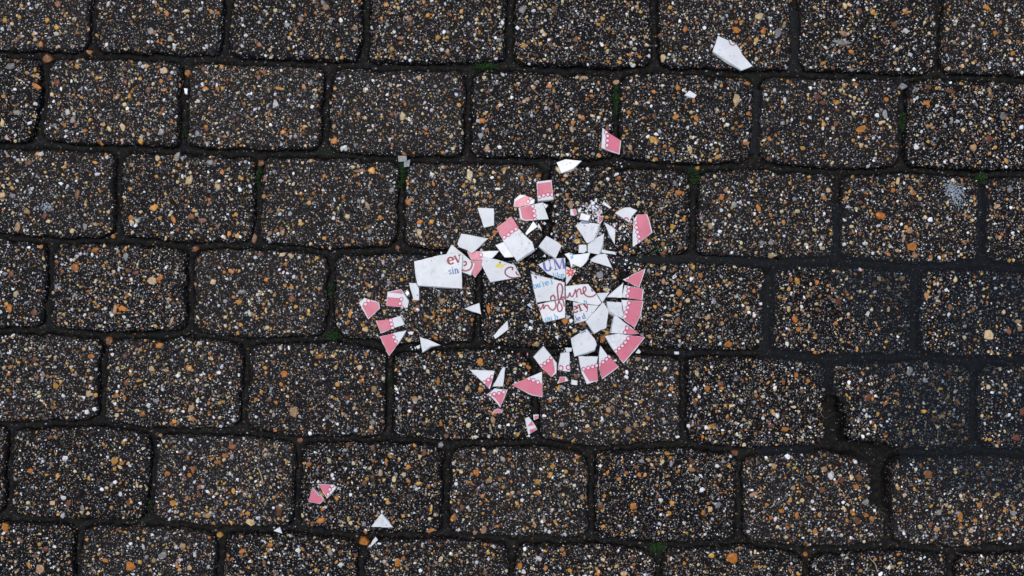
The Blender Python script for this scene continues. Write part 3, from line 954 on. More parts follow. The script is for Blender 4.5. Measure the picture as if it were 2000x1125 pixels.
def shard(name, label, cat, pts, level=0.0, tilt=None, pink=None, dots=None, prints=(), thick=THICK, mat='china', seed=None, dot_r=2.5, edge=None):
    seed = int(sum(a * 7 + b * 13 for a, b in pts)) % 100000 if seed is None else seed
    r = np.random.default_rng(seed)
    base = 0.0013 + level * 0.0042
    top = base + thick
    c = np.mean(pts, 0)
    origin = Vector(P(c[0], c[1], top))
    origin.z = base
    k = S * (CAM_H - top) / CAM_H
    tx = lambda q: ((q[0] - c[0]) * k, -(q[1] - c[1]) * k)
    # outline with slightly irregular broken edges
    out = []
    n = len(pts)
    for i in range(n):
        a, b = np.array(pts[i], float), np.array(pts[(i + 1) % n], float)
        L = np.hypot(*(b - a))
        m = max(1, int(L / 7))
        nrm = np.array([-(b - a)[1], (b - a)[0]]) / max(L, 1e-6)
        for q in range(m):
            t = q / m
            out.append(a + (b - a) * t + nrm * (r.random() - .5) * (0.9 if q else 0.0))
    out = np.array(out)
    m = len(out)
    ctr = out.mean(0)
    vec = out - ctr
    ln = np.hypot(vec[:, 0], vec[:, 1])[:, None]
    side = r.random() * 6.283
    lean = 0.35 + 1.25 * np.clip(np.cos(np.arctan2(vec[:, 1], vec[:, 0]) - side), 0, 1)[:, None]
    low = out + vec / ln * (lean - 0.5)
    if edge:
        fc = np.clip(np.cos(np.arctan2(vec[:, 1], vec[:, 0]) - math.radians(edge[0])), 0, 1)[:, None] ** 1.5
        low = out + np.array([math.cos(math.radians(edge[0])), math.sin(math.radians(edge[0]))]) * fc * edge[1] - vec / ln * 0.2
    ring = [(low, 0.0), (out + vec / ln * 0.1, thick * 0.82), (out - vec / ln * 0.75, thick)]
    V = []
    for pp, z in ring:
        V += [(*tx(q), z) for q in pp]
    F = [list(range(m))[::-1]]
    for kk in range(2):
        for i in range(m):
            j = (i + 1) % m
            F.append([kk * m + i, kk * m + j, kk * m + m + j, kk * m + m + i])
    F.append(list(range(2 * m, 3 * m)))
    bm = bmesh.new()
    vs = [bm.verts.new(v) for v in V]
    for f in F:
        bm.faces.new([vs[i] for i in f])
    for f in bm.faces:
        zz = [v.co.z for v in f.verts]
        f.material_index = 1 if len(f.verts) == 4 and min(zz) < thick * 0.1 < max(zz) else 0
    bmesh.ops.triangulate(bm, faces=[f for f in bm.faces if len(f.verts) > 4])
    bmesh.ops.recalc_face_normals(bm, faces=bm.faces[:])
    me = bpy.data.meshes.new(name)
    bm.to_mesh(me)
    bm.free()
    o = link(name, me, M[mat])
    me.materials.append(M['biscuit'])
    tag(o, label, cat, GROUP)
    o.location = origin
    if tilt is None:
        tilt = ((r.random() - .5) * 7, (r.random() - .5) * 7)
    ext = float(np.abs(vec).max()) * S
    mx = math.degrees(math.atan2(0.0028, max(ext, 0.004)))
    tilt = (max(-mx, min(mx, tilt[0])) if level < 1 else tilt[0] * .7, max(-mx, min(mx, tilt[1])) if level < 1 else tilt[1] * .7)
    o.rotation_euler = (math.radians(tilt[0]), math.radians(tilt[1]), 0)
    cl = inset_poly(hull(out), 0.75)

    def decal(nm, bmx, matn, dz, clip=True):
        if clip:
            clip_bm(bmx, cl)
        if not bmx.faces:
            bmx.free()
            return
        for v in bmx.verts:
            q = tx((v.co.x, v.co.y))
            v.co = (q[0], q[1], thick + dz + v.co.z)
        bmx.normal_update()
        for f in bmx.faces:
            if f.normal.z < 0:
                f.normal_flip()
        me2 = bpy.data.meshes.new(nm)
        bmx.to_mesh(me2)
        bmx.free()
        link(nm, me2, M[matn], o)

    if pink:
        polys = pink if isinstance(pink[0][0], (tuple, list)) else [pink]
        b2 = bmesh.new()
        for pl in polys:
            f = b2.faces.new([b2.verts.new((x, y, 0)) for x, y in pl])
        bmesh.ops.triangulate(b2, faces=b2.faces[:])
        decal('pink_border', b2, 'pink', 0.00008)
    if dots:
        b2 = bmesh.new()
        b3 = bmesh.new()
        for (x, y) in dots:
            ro, ri = dot_r * 1.75, dot_r * 1.12
            vo = [b2.verts.new((x + ro * math.cos(i * .4488), y + ro * math.sin(i * .4488), 0)) for i in range(14)]
            vi = [b2.verts.new((x + ri * math.cos(i * .4488), y + ri * math.sin(i * .4488), 0)) for i in range(14)]
            for i in range(14):
                j = (i + 1) % 14
                b2.faces.new((vo[i], vo[j], vi[j], vi[i]))
            b3.faces.new([b3.verts.new((x + dot_r * 1.12 * math.cos(i * .524), y + dot_r * 1.12 * math.sin(i * .524), 0)) for i in range(12)])
        decal('scallop_ring', b2, 'rose', 0.00015)
        decal('scallop_dot', b3, 'dot', 0.00018)
    for pr in prints:
        b2 = bmesh.new()
        kind, matn = pr[0], pr[1]
        if kind == 'text':
            text_bm(b2, *pr[2:])
            nm = 'printed_lettering'
        elif kind == 'line':
            for q, pl in enumerate(pr[2]):
                ribbon(b2, smooth_line(pl), pr[3], q * 0.000003)
            nm = pr[4] if len(pr) > 4 else 'printed_swirl'
        elif kind == 'poly':
            for pl in pr[2]:
                b2.faces.new([b2.verts.new((x, y, 0)) for x, y in pl])
            nm = pr[3]
        elif kind == 'flower':
            x, y, rad, np_, a0 = pr[2]
            for i in range(np_):
                a = a0 + i * 6.283 / np_
                ca, sa = math.cos(a), math.sin(a)
                pet = [(.12, 0), (.4, .2), (.75, .2), (1, 0), (.75, -.2), (.4, -.2)]
                b2.faces.new([b2.verts.new((x + rad * (u * ca - v * sa), y + rad * (u * sa + v * ca), i * .000002)) for u, v in pet])
            nm = 'printed_flower'
        decal(nm, b2, matn, 0.00013 + (0.00006 if kind == 'text' else 0))
    return o


def C_(ox, oy, sc):
    """crop-reading helper: 'X Y;X Y' in an enlargement -> photo pixels"""
    return lambda txt: [(ox + float(a.split()[0]) / sc, oy + float(a.split()[1]) / sc) for a in txt.split(';')]


cA = C_(790, 440, 8)
cB = C_(960, 340, 10)
cC = C_(1090, 370, 10)
cD = C_(1020, 450, 10)
cE = C_(1020, 530, 10)
cF = C_(1090, 560, 10)
cG = C_(1030, 640, 8)
cH = C_(900, 690, 6.62)
cI = C_(690, 540, 7.03)
cK = C_(950, 400, 9.375)
cL = C_(1000, 500, 4.017)
cT = C_(1160, 240, 11.25)
cW = C_(1380, 60, 13.24)
cN = C_(590, 930, 7.5)

PS, CH = 'plate_shard', 'plate_chip'
# --- left group
shard(PS, 'largest white shard, printed with the letters ev and sin', 'shard', cA('150 565;480 482;740 437;905 455;896 700;903 990;640 972;205 940;165 740'),
      1, (1.2, -1.0), prints=[('text', 'red', 'ev', 875.6, 517.5, 14.4, 12), ('text', 'steel', 'sin', 876.2, 536, 8.6, 9)], edge=(95, 2.2))
shard(PS, 'white shard with a crimson swirl, half hidden under the big ev shard', 'shard', [(882.5, 477.5), (903, 494), (928, 516), (920, 538), (902, 531), (876, 516), (872, 496)],
      0, prints=[('line', 'crimson', [cA('925 635;965 612;962 572;925 570'), cA('880 690;905 697;960 712;1030 682;1060 612;1045 558')], 3.2)])
shard(PS, 'plain white kite-shaped shard above the pink piece beside the ev shard', 'shard', cA('890 130;1310 205;1050 440;960 380;850 340;825 290'), 1)
shard(PS, 'pink shard with a white pointed end, under the yellow flower shard', 'shard', [(912, 491), (919, 496), (927.5, 491), (975, 490), (962.5, 504), (944, 508), (920, 507.6)],
      0, pink=[(910, 489), (938, 489), (942, 509), (912, 510)], dots=cA('1195 460;1222 525'))
shard(PS, 'narrow pink pointed shard between the swirl shard and the yellow flower shard', 'shard', [(920, 509), (942.5, 509.2), (940.6, 525), (928, 542.5), (922.5, 536), (928.8, 516)],
      0, pink=[(918, 508), (944, 508), (943, 526), (929, 540), (920, 537)])
shard(PS, 'white shard printed with a yellow flower and a crimson curl', 'shard', cA('1240 488;1480 545;1720 620;1815 805;1340 890;1200 620'), 1,
      prints=[('poly', 'yellow', [[(976, 513), (972, 515), (967, 519), (968, 523), (972, 521)], [(976.5, 513), (973, 519), (973, 526), (976, 521)], [(977, 513), (977, 521), (981, 527), (980.5, 519)], [(978, 513), (981, 518), (984, 523), (983.5, 517)]], 'printed_flower'), ('poly', 'green', [[(974, 511), (979, 511), (978, 514), (975, 514)]], 'printed_leaf'),
              ('line', 'crimson', [cA('1682 702;1690 660;1630 658;1575 705;1580 765;1640 808;1720 820;1800 806'), cA('1740 720;1755 760;1790 780')], 2.8)])
shard(PS, 'large white shard with pink top corner and four scallops, lying on another', 'shard', cK('455 215;590 430;700 555;840 680;880 820;555 1035;310 670;180 425'), 1,
      (-2.0, 1.6), pink=cK('455 200;600 445;310 640;165 420'), dots=cK('325 598;402 548;465 490;540 446'), edge=(52, 3.2))
shard(PS, 'plain white triangular shard sticking out from under the large pink-cornered one', 'shard', cK('165 740;330 672;430 700;500 960;335 965'), 0)
shard(PS, 'plain white four-sided shard standing alone left of the pink-cornered shard', 'shard', [(932.3, 406), (964.4, 407), (965, 440), (945, 445)], 0)
shard(PS, 'slim white dagger-shaped shard below the two-tone shard', 'shard', cK('860 300;945 400;820 490;735 560;715 525'), 0)
shard(CH, 'narrow white chip against the tip of the dagger-shaped shard', 'chip', cK('955 335;990 395;1020 490;985 440;935 408'), 0)
# --- top of ring
shard(PS, 'upright pink rectangular shard with white edges above the two-tone shards', 'shard', cB('880 150;1175 115;1210 495;905 530'), 0,
      pink=cB('892 187;1160 150;1190 405;905 440'), dots=cB('1012 420;1097 402;1180 400;932 448'), edge=(90, 2))
shard(PS, 'pink shard with a white curved rim, tucked above the two-tone shard', 'shard', cB('430 640;450 490;545 410;640 405;845 500;830 575;545 650'), 0,
      pink=cB('440 632;462 535;620 442;700 428;765 480;720 610;545 645'), dots=cB('718 537;765 475'))
shard(PS, 'two-tone shard, pink left half and white right half with three scallops', 'shard', cB('530 660;820 592;1005 550;1040 650;1115 880;660 915;565 885'), 1,
      pink=cB('552 640;810 590;850 885;640 895;595 860'), dots=cB('802 632;828 722;838 815;850 895'))
shard(CH, 'small white chip on the top corner of the two-tone shard', 'chip', cB('1010 565;1105 605;1060 672;1030 620'), 1.9, thick=0.002)
shard(PS, 'white fan-shaped shard with a trace of pink at its point', 'shard', cC('1110 460;1190 410;1300 358;1400 350;1550 410;1450 520;1390 650;1150 490'), 0,
      prints=[('line', 'rose', [cC('1290 590;1310 560;1350 560;1375 600'), cC('1220 550;1250 555')], 2.6, 'scallop_ring')])
shard(PS, 'tall pink shard with a white strip and scallops, right of the fan-shaped one', 'shard', cC('1545 490;1745 485;1800 650;1845 840;1660 985;1470 1125;1458 1110;1460 850;1480 600'), 0,
      pink=cC('1545 480;1725 488;1780 650;1820 840;1580 1060;1530 850;1520 640'), dots=cC('1520 655;1530 745;1550 837;1575 927;1588 1020'))
shard(PS, 'small white wedge above the crumbs at the top', 'chip', cC('860 280;890 230;1040 350;1010 372'), 0, thick=0.0026)
shard(CH, 'small white block-like chip at the top edge of the big white blade', 'chip', cC('455 460;640 515;590 615;415 590'), 0.15, edge=(60, 3))
shard(PS, 'big white blade-shaped shard with a blue print along its top edge', 'shard', cC('340 705;462 618;600 650;815 672;700 990;570 1050'), 1, (1.8, 1.2),
      prints=[('poly', 'violet', [cC('452 628;600 655;620 668;452 665')], 'printed_bar')], edge=(20, 4))
shard(PS, 'white shard beneath the big blade, with a sharp upper corner', 'shard', [(1180, 455), (1177, 478), (1170, 497), (1148, 493.5), (1148, 477), (1160, 468)], 0, edge=(30, 4))
shard(PS, 'thin white triangular sliver left of the tall pink shard', 'shard', cC('895 640;1010 700;1120 780;1105 1075;1000 880'), 0)
shard(CH, 'small pink chip with white ends at the tip of the big blade', 'chip', cC('780 515;890 515;870 600;820 680;765 640'), 0.2, pink=cC('790 520;880 530;865 600;800 650'), thick=0.0026)
shard(CH, 'small pink and white chip among the crumbs above the blade', 'chip', cC('775 420;850 400;870 450;810 500;755 465'), 0, pink=cC('780 430;830 415;830 470;790 480'), thick=0.0024)
shard(CH, 'pink chip with a white end at the left of the crumbs', 'chip', cC('240 380;350 390;375 480;320 515;245 500'), 0, pink=cC('285 395;350 390;375 480;310 510'), thick=0.0024)
shard(CH, 'tiny white chip with a pink spot beside the leftmost pink chip', 'chip', cC('390 390;440 375;445 440;400 450'), 0, thick=0.002)
shard(CH, 'tiny white upright chip highest above the crumbs', 'chip', cC('725 180;765 175;760 250;715 245'), 0, thick=0.002)
shard(CH, 'tiny square white chip left of the small wedge', 'chip', cC('650 240;715 235;705 300;650 295'), 0, thick=0.002)
# --- centre
shard(PS, 'plain white pentagonal shard above the UM shard', 'shard', cD('470 105;600 175;700 230;770 300;650 550;320 310'), 0.2, edge=(125, 3))
shard(CH, 'small white cube-like chip below the big blade', 'chip', cD('1110 285;1255 280;1262 400;1200 445;1100 435'), 0)
shard(CH, 'long thin white splinter pointing right, near the paving joint', 'splinter', cD('1560 370;1820 420;1832 478;1550 430'), 0, thick=0.0026)
shard(PS, 'white shard with a sky blue mark on its left end', 'shard', cD('830 465;920 435;1005 478;1330 442;1270 600;1200 680;1140 725;1060 690;985 655;960 740;920 580'), 0,
      prints=[('line', 'teal', [cD('925 470;960 450;985 480;990 540'), cD('950 500;975 560')], 2.4, 'printed_mark')])
shard(PS, 'plain white triangular shard right of the blue-marked one', 'shard', cD('1330 570;1480 475;1630 455;1760 735;1350 605'), 0)
shard(PS, 'white shard printed with large violet letters UM', 'shard', cD('310 670;500 575;650 553;838 540;843 905;800 945;720 940;500 855'), 0.1,
      prints=[('text', 'violet', 'UM', 1060, 531.5, 14.6, 10), ('text', 'teal', 'like', 1080.5, 545.2, 7.2, 9)])
shard(PS, 'small white shard printed with a red flower', 'shard', cD('855 702;1055 785;960 930;858 1068'), 0.1,
      prints=[('flower', 'scarlet', (1114.2, 532, 9.5, 7, 0.2))])
shard(PS, "white shard printed with the words ou're and a looped h", 'shard', cE('175 50;400 100;590 145;750 192;828 215;833 533;560 568;280 612'), 0.1,
      prints=[('text', 'teal', "ou're l", 1042.6, 563.8, 7.4, 14), ('poly', 'violet', [cE('230 75;295 100;285 150;245 115'), cE('340 100;375 108;370 116;338 108')], 'printed_letter'),
              ('line', 'crimson', [cE('690 300;720 242;768 258;790 340;780 430;752 520;715 610'), cE('688 290;692 400;706 520;722 600'),
                                   cE('560 560;562 500;600 472;638 500;640 545'), cE('760 545;800 498;838 525')], 3.0, 'printed_script')])
shard(PS, 'white shard printed with the script ns above the letters ou b', 'shard', cE('305 647;560 592;840 547;840 905;620 958;430 1000;370 850'), 0.1,
      prints=[('text', 'teal', 'ou b', 1065, 628.6, 7.2, 11),
              ('line', 'crimson', [cE('336 690;352 750;385 705;415 645;420 735;450 680;500 668;535 720;590 758;640 725;662 645;628 570;590 540'),
                                   cE('752 520;700 640;690 720;710 778;750 780;782 730;768 660;722 600;700 540'), cE('785 540;808 600;825 695')], 3.0, 'printed_script')])
shard(PS, 'white shard printed with the script letters ine', 'shard', cE('845 287;1060 268;1290 250;1440 430;1550 618;1490 662;1200 632;850 552'), 0.1,
      prints=[('line', 'crimson', [cE('848 470;868 520;900 498;930 420;940 475;980 498;1020 420;1042 362;1060 440;1070 515'),
                                   cE('1050 440;1090 362;1128 350;1145 400;1152 440;1190 432;1240 372;1240 320;1212 308;1190 348;1202 420;1250 480;1330 500;1400 480;1445 438'),
                                   cE('1358 340;1362 375;1385 395')], 2.9, 'printed_script'), ('text', 'teal', 'n', 1140, 594.5, 7, 6)])
shard(PS, 'small plain white triangle at the right tip of the ine shard', 'shard', cE('1450 428;1700 412;1568 606'), 0)
shard(PS, 'white shard printed with the red letters ery', 'shard', cE('990 596;1240 645;1500 670;1250 958;1025 1020'), 0.1,
      prints=[('text', 'red', 'ery', 1119.6, 612.6, 13.0, 20), ('text', 'steel', 'ile d', 1122, 629.5, 6.6, 20)])
shard(PS, 'large plain white hexagonal shard right of the ery shard', 'shard', cF('875 300;985 460;940 810;830 845;705 920;540 680'), 0.15)
shard(PS, 'plain white triangle left of the uppermost pink rim wedges on the right', 'shard', [(1218, 552), (1214.6, 582), (1185.5, 580.5)], 0)
shard(PS, 'uppermost pink triangular rim shard on the right side of the ring', 'shard', cL('1048 100;1000 250;870 185'), 0.1, pink=cL('1042 100;994 250;890 200;905 172'), dots=cL('908 170'))
shard(PS, 'short pink rim shard, second from the top of the right side', 'shard', cL('885 230;1035 262;1022 350;862 325'), 0.1,
      pink=cL('915 225;1028 255;1014 352;905 340'), dots=cL('914 245;914 275;905 315'))
shard(PS, 'tall pink rim shard with four scallops on the right side, tapering downwards', 'shard', cF('1240 257;1670 285;1620 560;1495 800;1290 660;1275 450'), 0.1,
      pink=cF('1370 250;1652 285;1602 560;1490 785;1290 655;1330 470'), dots=cF('1385 320;1360 410;1330 500;1308 582'))
shard(PS, 'plain white shard with a thick broken edge between hexagon and tall pink rim shard', 'shard', cF('945 290;1240 305;1260 460;1288 640;1105 550;990 470'), 0, edge=(140, 5))
shard(PS, 'white shard ending in a narrow pink point, above the big scalloped wedge', 'shard', cF('1100 562;1140 562;1290 692;1590 915;1400 932;1040 905'), 0,
      pink=cF('1320 740;1600 915;1300 940;1300 840'), dots=cF('1350 805;1310 890'), edge=(180, 2.5))
shard(PS, 'big pink and white wedge with five scallops, lower right of the ring', 'shard', cG('1210 132;1420 97;1845 152;1680 360;1500 562;1330 330'), 0.15,
      pink=cG('1590 120;1828 158;1498 545;1365 385'), dots=cG('1575 170;1530 230;1482 285;1432 330;1380 370'))
shard(PS, 'white five-sided shard with faint lettering at its top corner and dirt specks', 'shard', cG('680 170;930 20;1050 170;1085 260;1050 350;735 455'), 0.3, (1.6, -1.2),
      prints=[('text', 'steel', 'sda', 1134, 652.5, 4.4, 27)], edge=(60, 3.4))
shard(PS, 'pink and white shard with four scallops, left of the curved pair at the bottom', 'shard', cG('800 452;1105 450;1083 600;1108 830;930 885;850 700'), 0,
      pink=cG('862 662;1090 590;1104 822;972 842'), dots=cG('880 648;950 628;1020 610;1083 590'))
shard(PS, 'curved pink wedge with a sharp white upper tip at the bottom of the ring', 'shard', cG('1140 280;1250 430;1435 612;1170 808;1122 640;1115 430'), 0,
      pink=cG('1110 590;1180 540;1290 450;1420 605;1168 792'), dots=cG('1120 585;1180 537;1235 492;1280 450'))
shard(PS, 'white and pink shard with a white right edge, left of the two-ring shard', 'shard', cG('255 290;350 410;460 550;455 710;375 770;200 600;95 460'), 0,
      pink=cG('205 610;300 530;390 470;420 600;432 690;375 762'), dots=cG('215 598;272 560;325 520;375 470'))
shard(PS, 'narrow white shard with two pink rings at its lower end', 'shard', cG('520 405;655 382;668 690;475 662'), 0, dots=cG('520 630;642 620'), dot_r=3.2)
shard(CH, 'small pink chip with white corners below the two-ring shard', 'chip', cG('510 770;600 768;640 830;465 875'), 0, pink=cG('510 770;590 770;592 840;490 862'), thick=0.003)
shard(CH, 'small square white chip right of the lowest pink chip', 'chip', cG('690 815;785 830;780 900;690 890'), 0, thick=0.0024)
shard(CH, 'small white chip above the two-ring shard', 'chip', cG('590 315;695 315;690 372;612 380'), 0, thick=0.0024)
shard(CH, 'pale chip at the outer edge of the big scalloped wedge', 'chip', cG('1690 395;1740 335;1775 380;1750 405'), 0, thick=0.002)
shard(PS, 'pink triangular shard pointing left at the bottom of the ring', 'shard', cH('1050 240;1055 570;920 545;780 475;660 410;880 310'), 0,
      pink=cH('655 412;850 325;1050 390;1050 560;920 535;780 468'), dots=cH('880 332;937 350;995 375'))
shard(PS, 'white triangle with a pink scalloped lower point, bottom left', 'shard', cH('115 215;440 230;375 465'), 0,
      pink=cH('262 375;420 290;415 330;355 460'), dots=cH('305 378;357 345;407 308'))
shard(PS, 'slim plain white spike right of the pink-pointed triangle', 'shard', cH('540 185;575 190;545 430;410 430'), 0)
shard(PS, 'pink goblet-shaped shard with three scallops and a white lower edge', 'shard', cH('350 530;440 455;605 475;560 590;510 705;480 660;430 600'), 0,
      pink=cH('378 535;590 478;515 690;495 650;450 590'), dots=cH('378 540;432 527;495 517;555 500'))
shard(CH, 'small pink dome-shaped chip below the goblet-shaped shard', 'chip', cH('405 780;430 735;480 715;540 740;530 772'), 0, pink=cH('412 774;432 738;480 720;535 742;526 768'), thick=0.0026)
shard(CH, 'white chip with two pink patches, on the joint at the bottom', 'chip', cH('830 850;880 825;940 900;990 985;875 1055'), 0,
      pink=[cH('860 945;915 875;945 930'), cH('885 990;975 962;985 992;900 1040')], thick=0.003)
shard(CH, 'tiny pink chip beside the twice-striped chip', 'chip', cH('935 795;1005 795;1000 840;945 865'), 0, pink=cH('950 810;1000 805;996 835;952 855'), thick=0.0024)
# --- left side
shard(PS, 'pink five-sided shard farthest left in the ring', 'shard', cI('75 365;150 295;350 355;365 440;205 590'), 0,
      pink=cI('120 400;205 330;342 358;352 440;207 575'), dots=cI('165 380;208 335'))
shard(PS, 'pink shard crossed by a white stripe near the left end', 'shard', cI('470 212;655 180;762 335;745 430;455 405'), 0,
      pink=[cI('480 217;655 184;682 240'), cI('472 282;655 298;665 430;460 402')], dots=cI('660 312;642 370;665 425'))
shard(PS, 'small white trapezoid shard touching the lower left of the ev shard', 'shard', cI('765 85;865 90;903 165;905 325;825 325'), 0)
shard(PS, 'pink and white shard, upper of the matching pair on the left', 'shard', cI('305 605;480 597;650 540;705 660;590 698;375 783'), 0,
      pink=cI('318 607;500 590;548 715;378 772'), dots=cI('515 603;527 655;542 705'))
shard(PS, 'pink and white triangular shard pointing down, lower of the matching pair', 'shard', cI('360 825;560 780;730 740;620 920;490 1093'), 0,
      pink=cI('370 822;550 785;605 935;490 1080'), dots=cI('555 832;582 890'))
shard(PS, 'white arrowhead-shaped shard on the joint right of the matching pair', 'shard', cI('910 830;1040 872;1195 942;1060 960;950 1045'), 0, edge=(60, 3))
shard(CH, 'small white chip between the striped pink shard and the trapezoid', 'chip', cI('710 225;750 190;770 235;740 270'), 0, thick=0.0022)
shard(CH, 'small white chip at the right tip of the matching pair', 'chip', cI('745 765;790 755;830 760;810 800;770 795'), 0, thick=0.0022)
shard(CH, 'small white chip beside the arrowhead-shaped shard', 'chip', cI('860 960;915 940;915 985;880 995'), 0, thick=0.0022)
cR = C_(500, 564, 3.99)
shard(PS, 'small plain white triangle on its own left of the script shards', 'shard', cR('1740 110;1755 200;1625 155'), 0)
shard(PS, 'slim white splinter leaning right, left of the script shards', 'splinter', cR('1960 245;1968 315;1865 390;1850 365'), 0)
# --- scattered outliers
shard(PS, 'pink shard with a white left edge, farthest above the ring', 'shard', cT('185 105;330 235;600 385;565 690;165 545'), 0,
      pink=cT('255 178;582 380;548 665;250 565'), dots=cT('298 285;296 385;288 490;262 205'))
shard(PS, 'large white shard with a crimson arc lying alone at the top right', 'shard', cW('300 125;590 260;800 370;920 600;1190 915;900 1030;165 540'), 0,
      prints=[('line', 'crimson', [cW('585 255;612 340;680 376;745 350')], 2.0)], edge=(130, 3))
cU = C_(1000, 0, 3.99)
shard(CH, 'small white chip lying below the large lone shard at the top right', 'chip', cU('1345 742;1385 705;1440 740;1420 766'), 0, thick=0.0026)
cV = C_(1000, 282, 3.99)
shard(PS, 'white sail-shaped shard on the joint above the ring', 'shard', cV('348 140;420 115;545 130;480 190;385 225'), 0, edge=(65, 3))
shard(PS, 'plain pink notched shard, left of the pair at the lower left', 'shard', cN('150 165;245 285;270 270;320 350;260 410;180 392;90 380'), 0,
      pink=cN('150 172;240 288;268 276;312 350;258 400;96 374'))
shard(PS, 'pink shard with a white right edge, right of the pair at the lower left', 'shard', cN('235 120;460 130;500 170;365 330'), 0,
      pink=cN('238 122;440 128;425 200;365 310'), dots=cN('440 145;408 195;382 265'))
shard(PS, 'plain white triangle alone near the bottom edge', 'shard', cN('1165 545;1330 755;1010 740'), 0)
shard(CH, 'narrow white splinter just below the lone bottom triangle', 'splinter', cN('1075 890;1110 935;1010 1035;995 1020'), 0, thick=0.0026)
shard(CH, 'tiny white triangle on the joint, leftmost at the bottom', 'chip', [(534, 1037), (546, 1030), (551, 1042)], 0, thick=0.0022)
shard(CH, 'tiny white chip wedged in a joint at the upper left', 'chip', [(359, 172), (366, 173), (365, 184), (361, 183)], -0.7, thick=0.003)
shard(CH, 'tiny pale blue chip left of the ns script shard', 'chip', cE('100 660;150 620;205 720;190 728'), 0, thick=0.002,
      prints=[('line', 'teal', [cE('140 660;175 690')], 1.8, 'printed_mark')])
shard(CH, 'tiny white sliver below the ou b shard', 'chip', cE('600 1030;650 1010;660 1090;640 1080'), 0, thick=0.002)
shard(CH, 'tiny white chip between the ery shard and the white-and-pink one', 'chip', cG('430 140;490 118;478 190'), 0, thick=0.002)
shard(CH, 'tiny white chip lying right of the curved pink wedge', 'chip', cG('1510 770;1535 735;1580 770;1565 808'), 0, thick=0.002)
shard(CH, 'tiny white chip on the joint right of the big scalloped wedge', 'chip', [(1317, 687), (1326, 687), (1326, 692), (1318, 692)], 0, thick=0.002)

# --- china dust and crumbs: uncountable
rsd = np.random.default_rng(3)
V, F, C = [], [], []
CL = [(1160, 408, 22, 11, 150), (1160, 425, 20, 8, 70), (1150, 402, 16, 6, 50), (1215, 455, 22, 22, 60), (1200, 440, 10, 6, 14), (1225, 510, 30, 16, 55),
      (1052, 500, 24, 7, 22), (1125, 470, 30, 14, 26), (1075, 440, 26, 12, 12), (945, 774, 16, 7, 26), (1060, 705, 18, 16, 16), (1115, 684, 22, 6, 16),
      (1040, 850, 10, 7, 9), (815, 680, 10, 5, 10), (1205, 320, 12, 6, 8), (1190, 505, 12, 8, 14), (1230, 428, 14, 7, 14), (1000, 715, 60, 40, 25),
      (1100, 560, 150, 110, 90), (1175, 500, 60, 60, 60)]
n = 0
for cx, cy, sx, sy, cnt in CL:
    for _ in range(cnt):
        x, y = cx + rsd.normal() * sx * .55, cy + rsd.normal() * sy * .55
        s = 1.1 + 4.6 * rsd.random() ** 4
        a0 = rsd.random() * 6.283
        ring = [(x + s * (.15 + .6 * rsd.random()) * math.cos(a0 + k * 1.5708), y + s * (.15 + .6 * rsd.random()) * math.sin(a0 + k * 1.5708)) for k in range(4)]
        z = 0.0006
        V += [P(a, b)[:2] + (z - 0.001,) for a, b in ring] + [P(a, b)[:2] + (z + s * S * (.25 + .2 * rsd.random()),) for a, b in ring]
        b = n * 8
        F += [[b + 4, b + 5, b + 6, b + 7]] + [[b + k, b + (k + 1) % 4, b + 4 + (k + 1) % 4, b + 4 + k] for k in range(4)]
        col = np.array((0.74, 0.77, 0.80)) if rsd.random() > .09 else np.array((0.70, 0.2, 0.28))
        C += [col] * 8
        n += 1
F = [f[::-1] for f in F]
tag(link('china_crumbs', np_mesh('china_crumbs', V, F, np.array(C)), M['grain']), 'white crumbs and dust of broken china strewn among the shards', 'crumbs', kind='stuff')

# ------------------------------------------------------------------ loose pebbles lying in the joints
rl = np.random.default_rng(21)
LOOSE = [
    (172, 100, 14, 10, 'O', 'bright orange pebble in the joint at the top left'),
    (92, 113, 21, 22, 'B', 'dark brown wedge-shaped stone in the uppermost left joint'),
    (365, 142, 15, 15, 'O', 'round orange-brown pebble in the joint above the tiny white chip'),
    (1204, 160, 14, 12, 'T', 'tan pebble in the joint just above the long moss strip'),
    (1765, 168, 18, 14, 'G', 'grey stone in the joint junction at the upper right'),
    (219, 461, 10, 11, 'O', 'small orange pebble in a joint junction at the left'),
    (381, 485, 16, 14, 'B', 'reddish brown stone in the joint left of the ring'),
    (495, 466, 13, 27, 'B', 'long brown stone at the foot of a vertical joint left of the ring'),
    (211, 666, 16, 20, 'B', 'tall orange-brown stone in the joint left of the matching pink pair'),
    (584, 862, 15, 14, 'R', 'dark red-brown stone in a joint junction above the pink pair at the bottom'),
    (860, 870, 13, 13, 'G', 'pale grey pebble in a joint junction below the ring'),
    (710, 1059, 22, 20, 'O', 'large orange-brown pebble beside the narrow splinter at the bottom edge'),
    (428, 1046, 13, 14, 'Y', 'ochre pebble in a joint junction at the bottom left'),
    (1576, 1084, 11, 9, 'O', 'small orange pebble in the joint at the bottom right'),
    (775, 484, 12, 10, 'B', 'small brown stone at the joint crossing left of the ev shard'),
    (508, 318, 16, 14, 'B', 'brown stone in the joint junction above the left part of the ring'),
    (1363, 328, 11, 10, 'O', 'small orange pebble above the grassy tuft right of the ring'),
    (358, 605, 0, 0, 'B', ''),
    (1437, 885, 16, 13, 'B', 'dark brown stone in the joint below right of the ring'),
    (311, 851, 9, 9, 'T', 'small tan pebble in a joint junction at the lower left'),
    (1297, 498, 11, 10, 'O', 'orange pebble in the joint beside the thin green grass blade'),
]
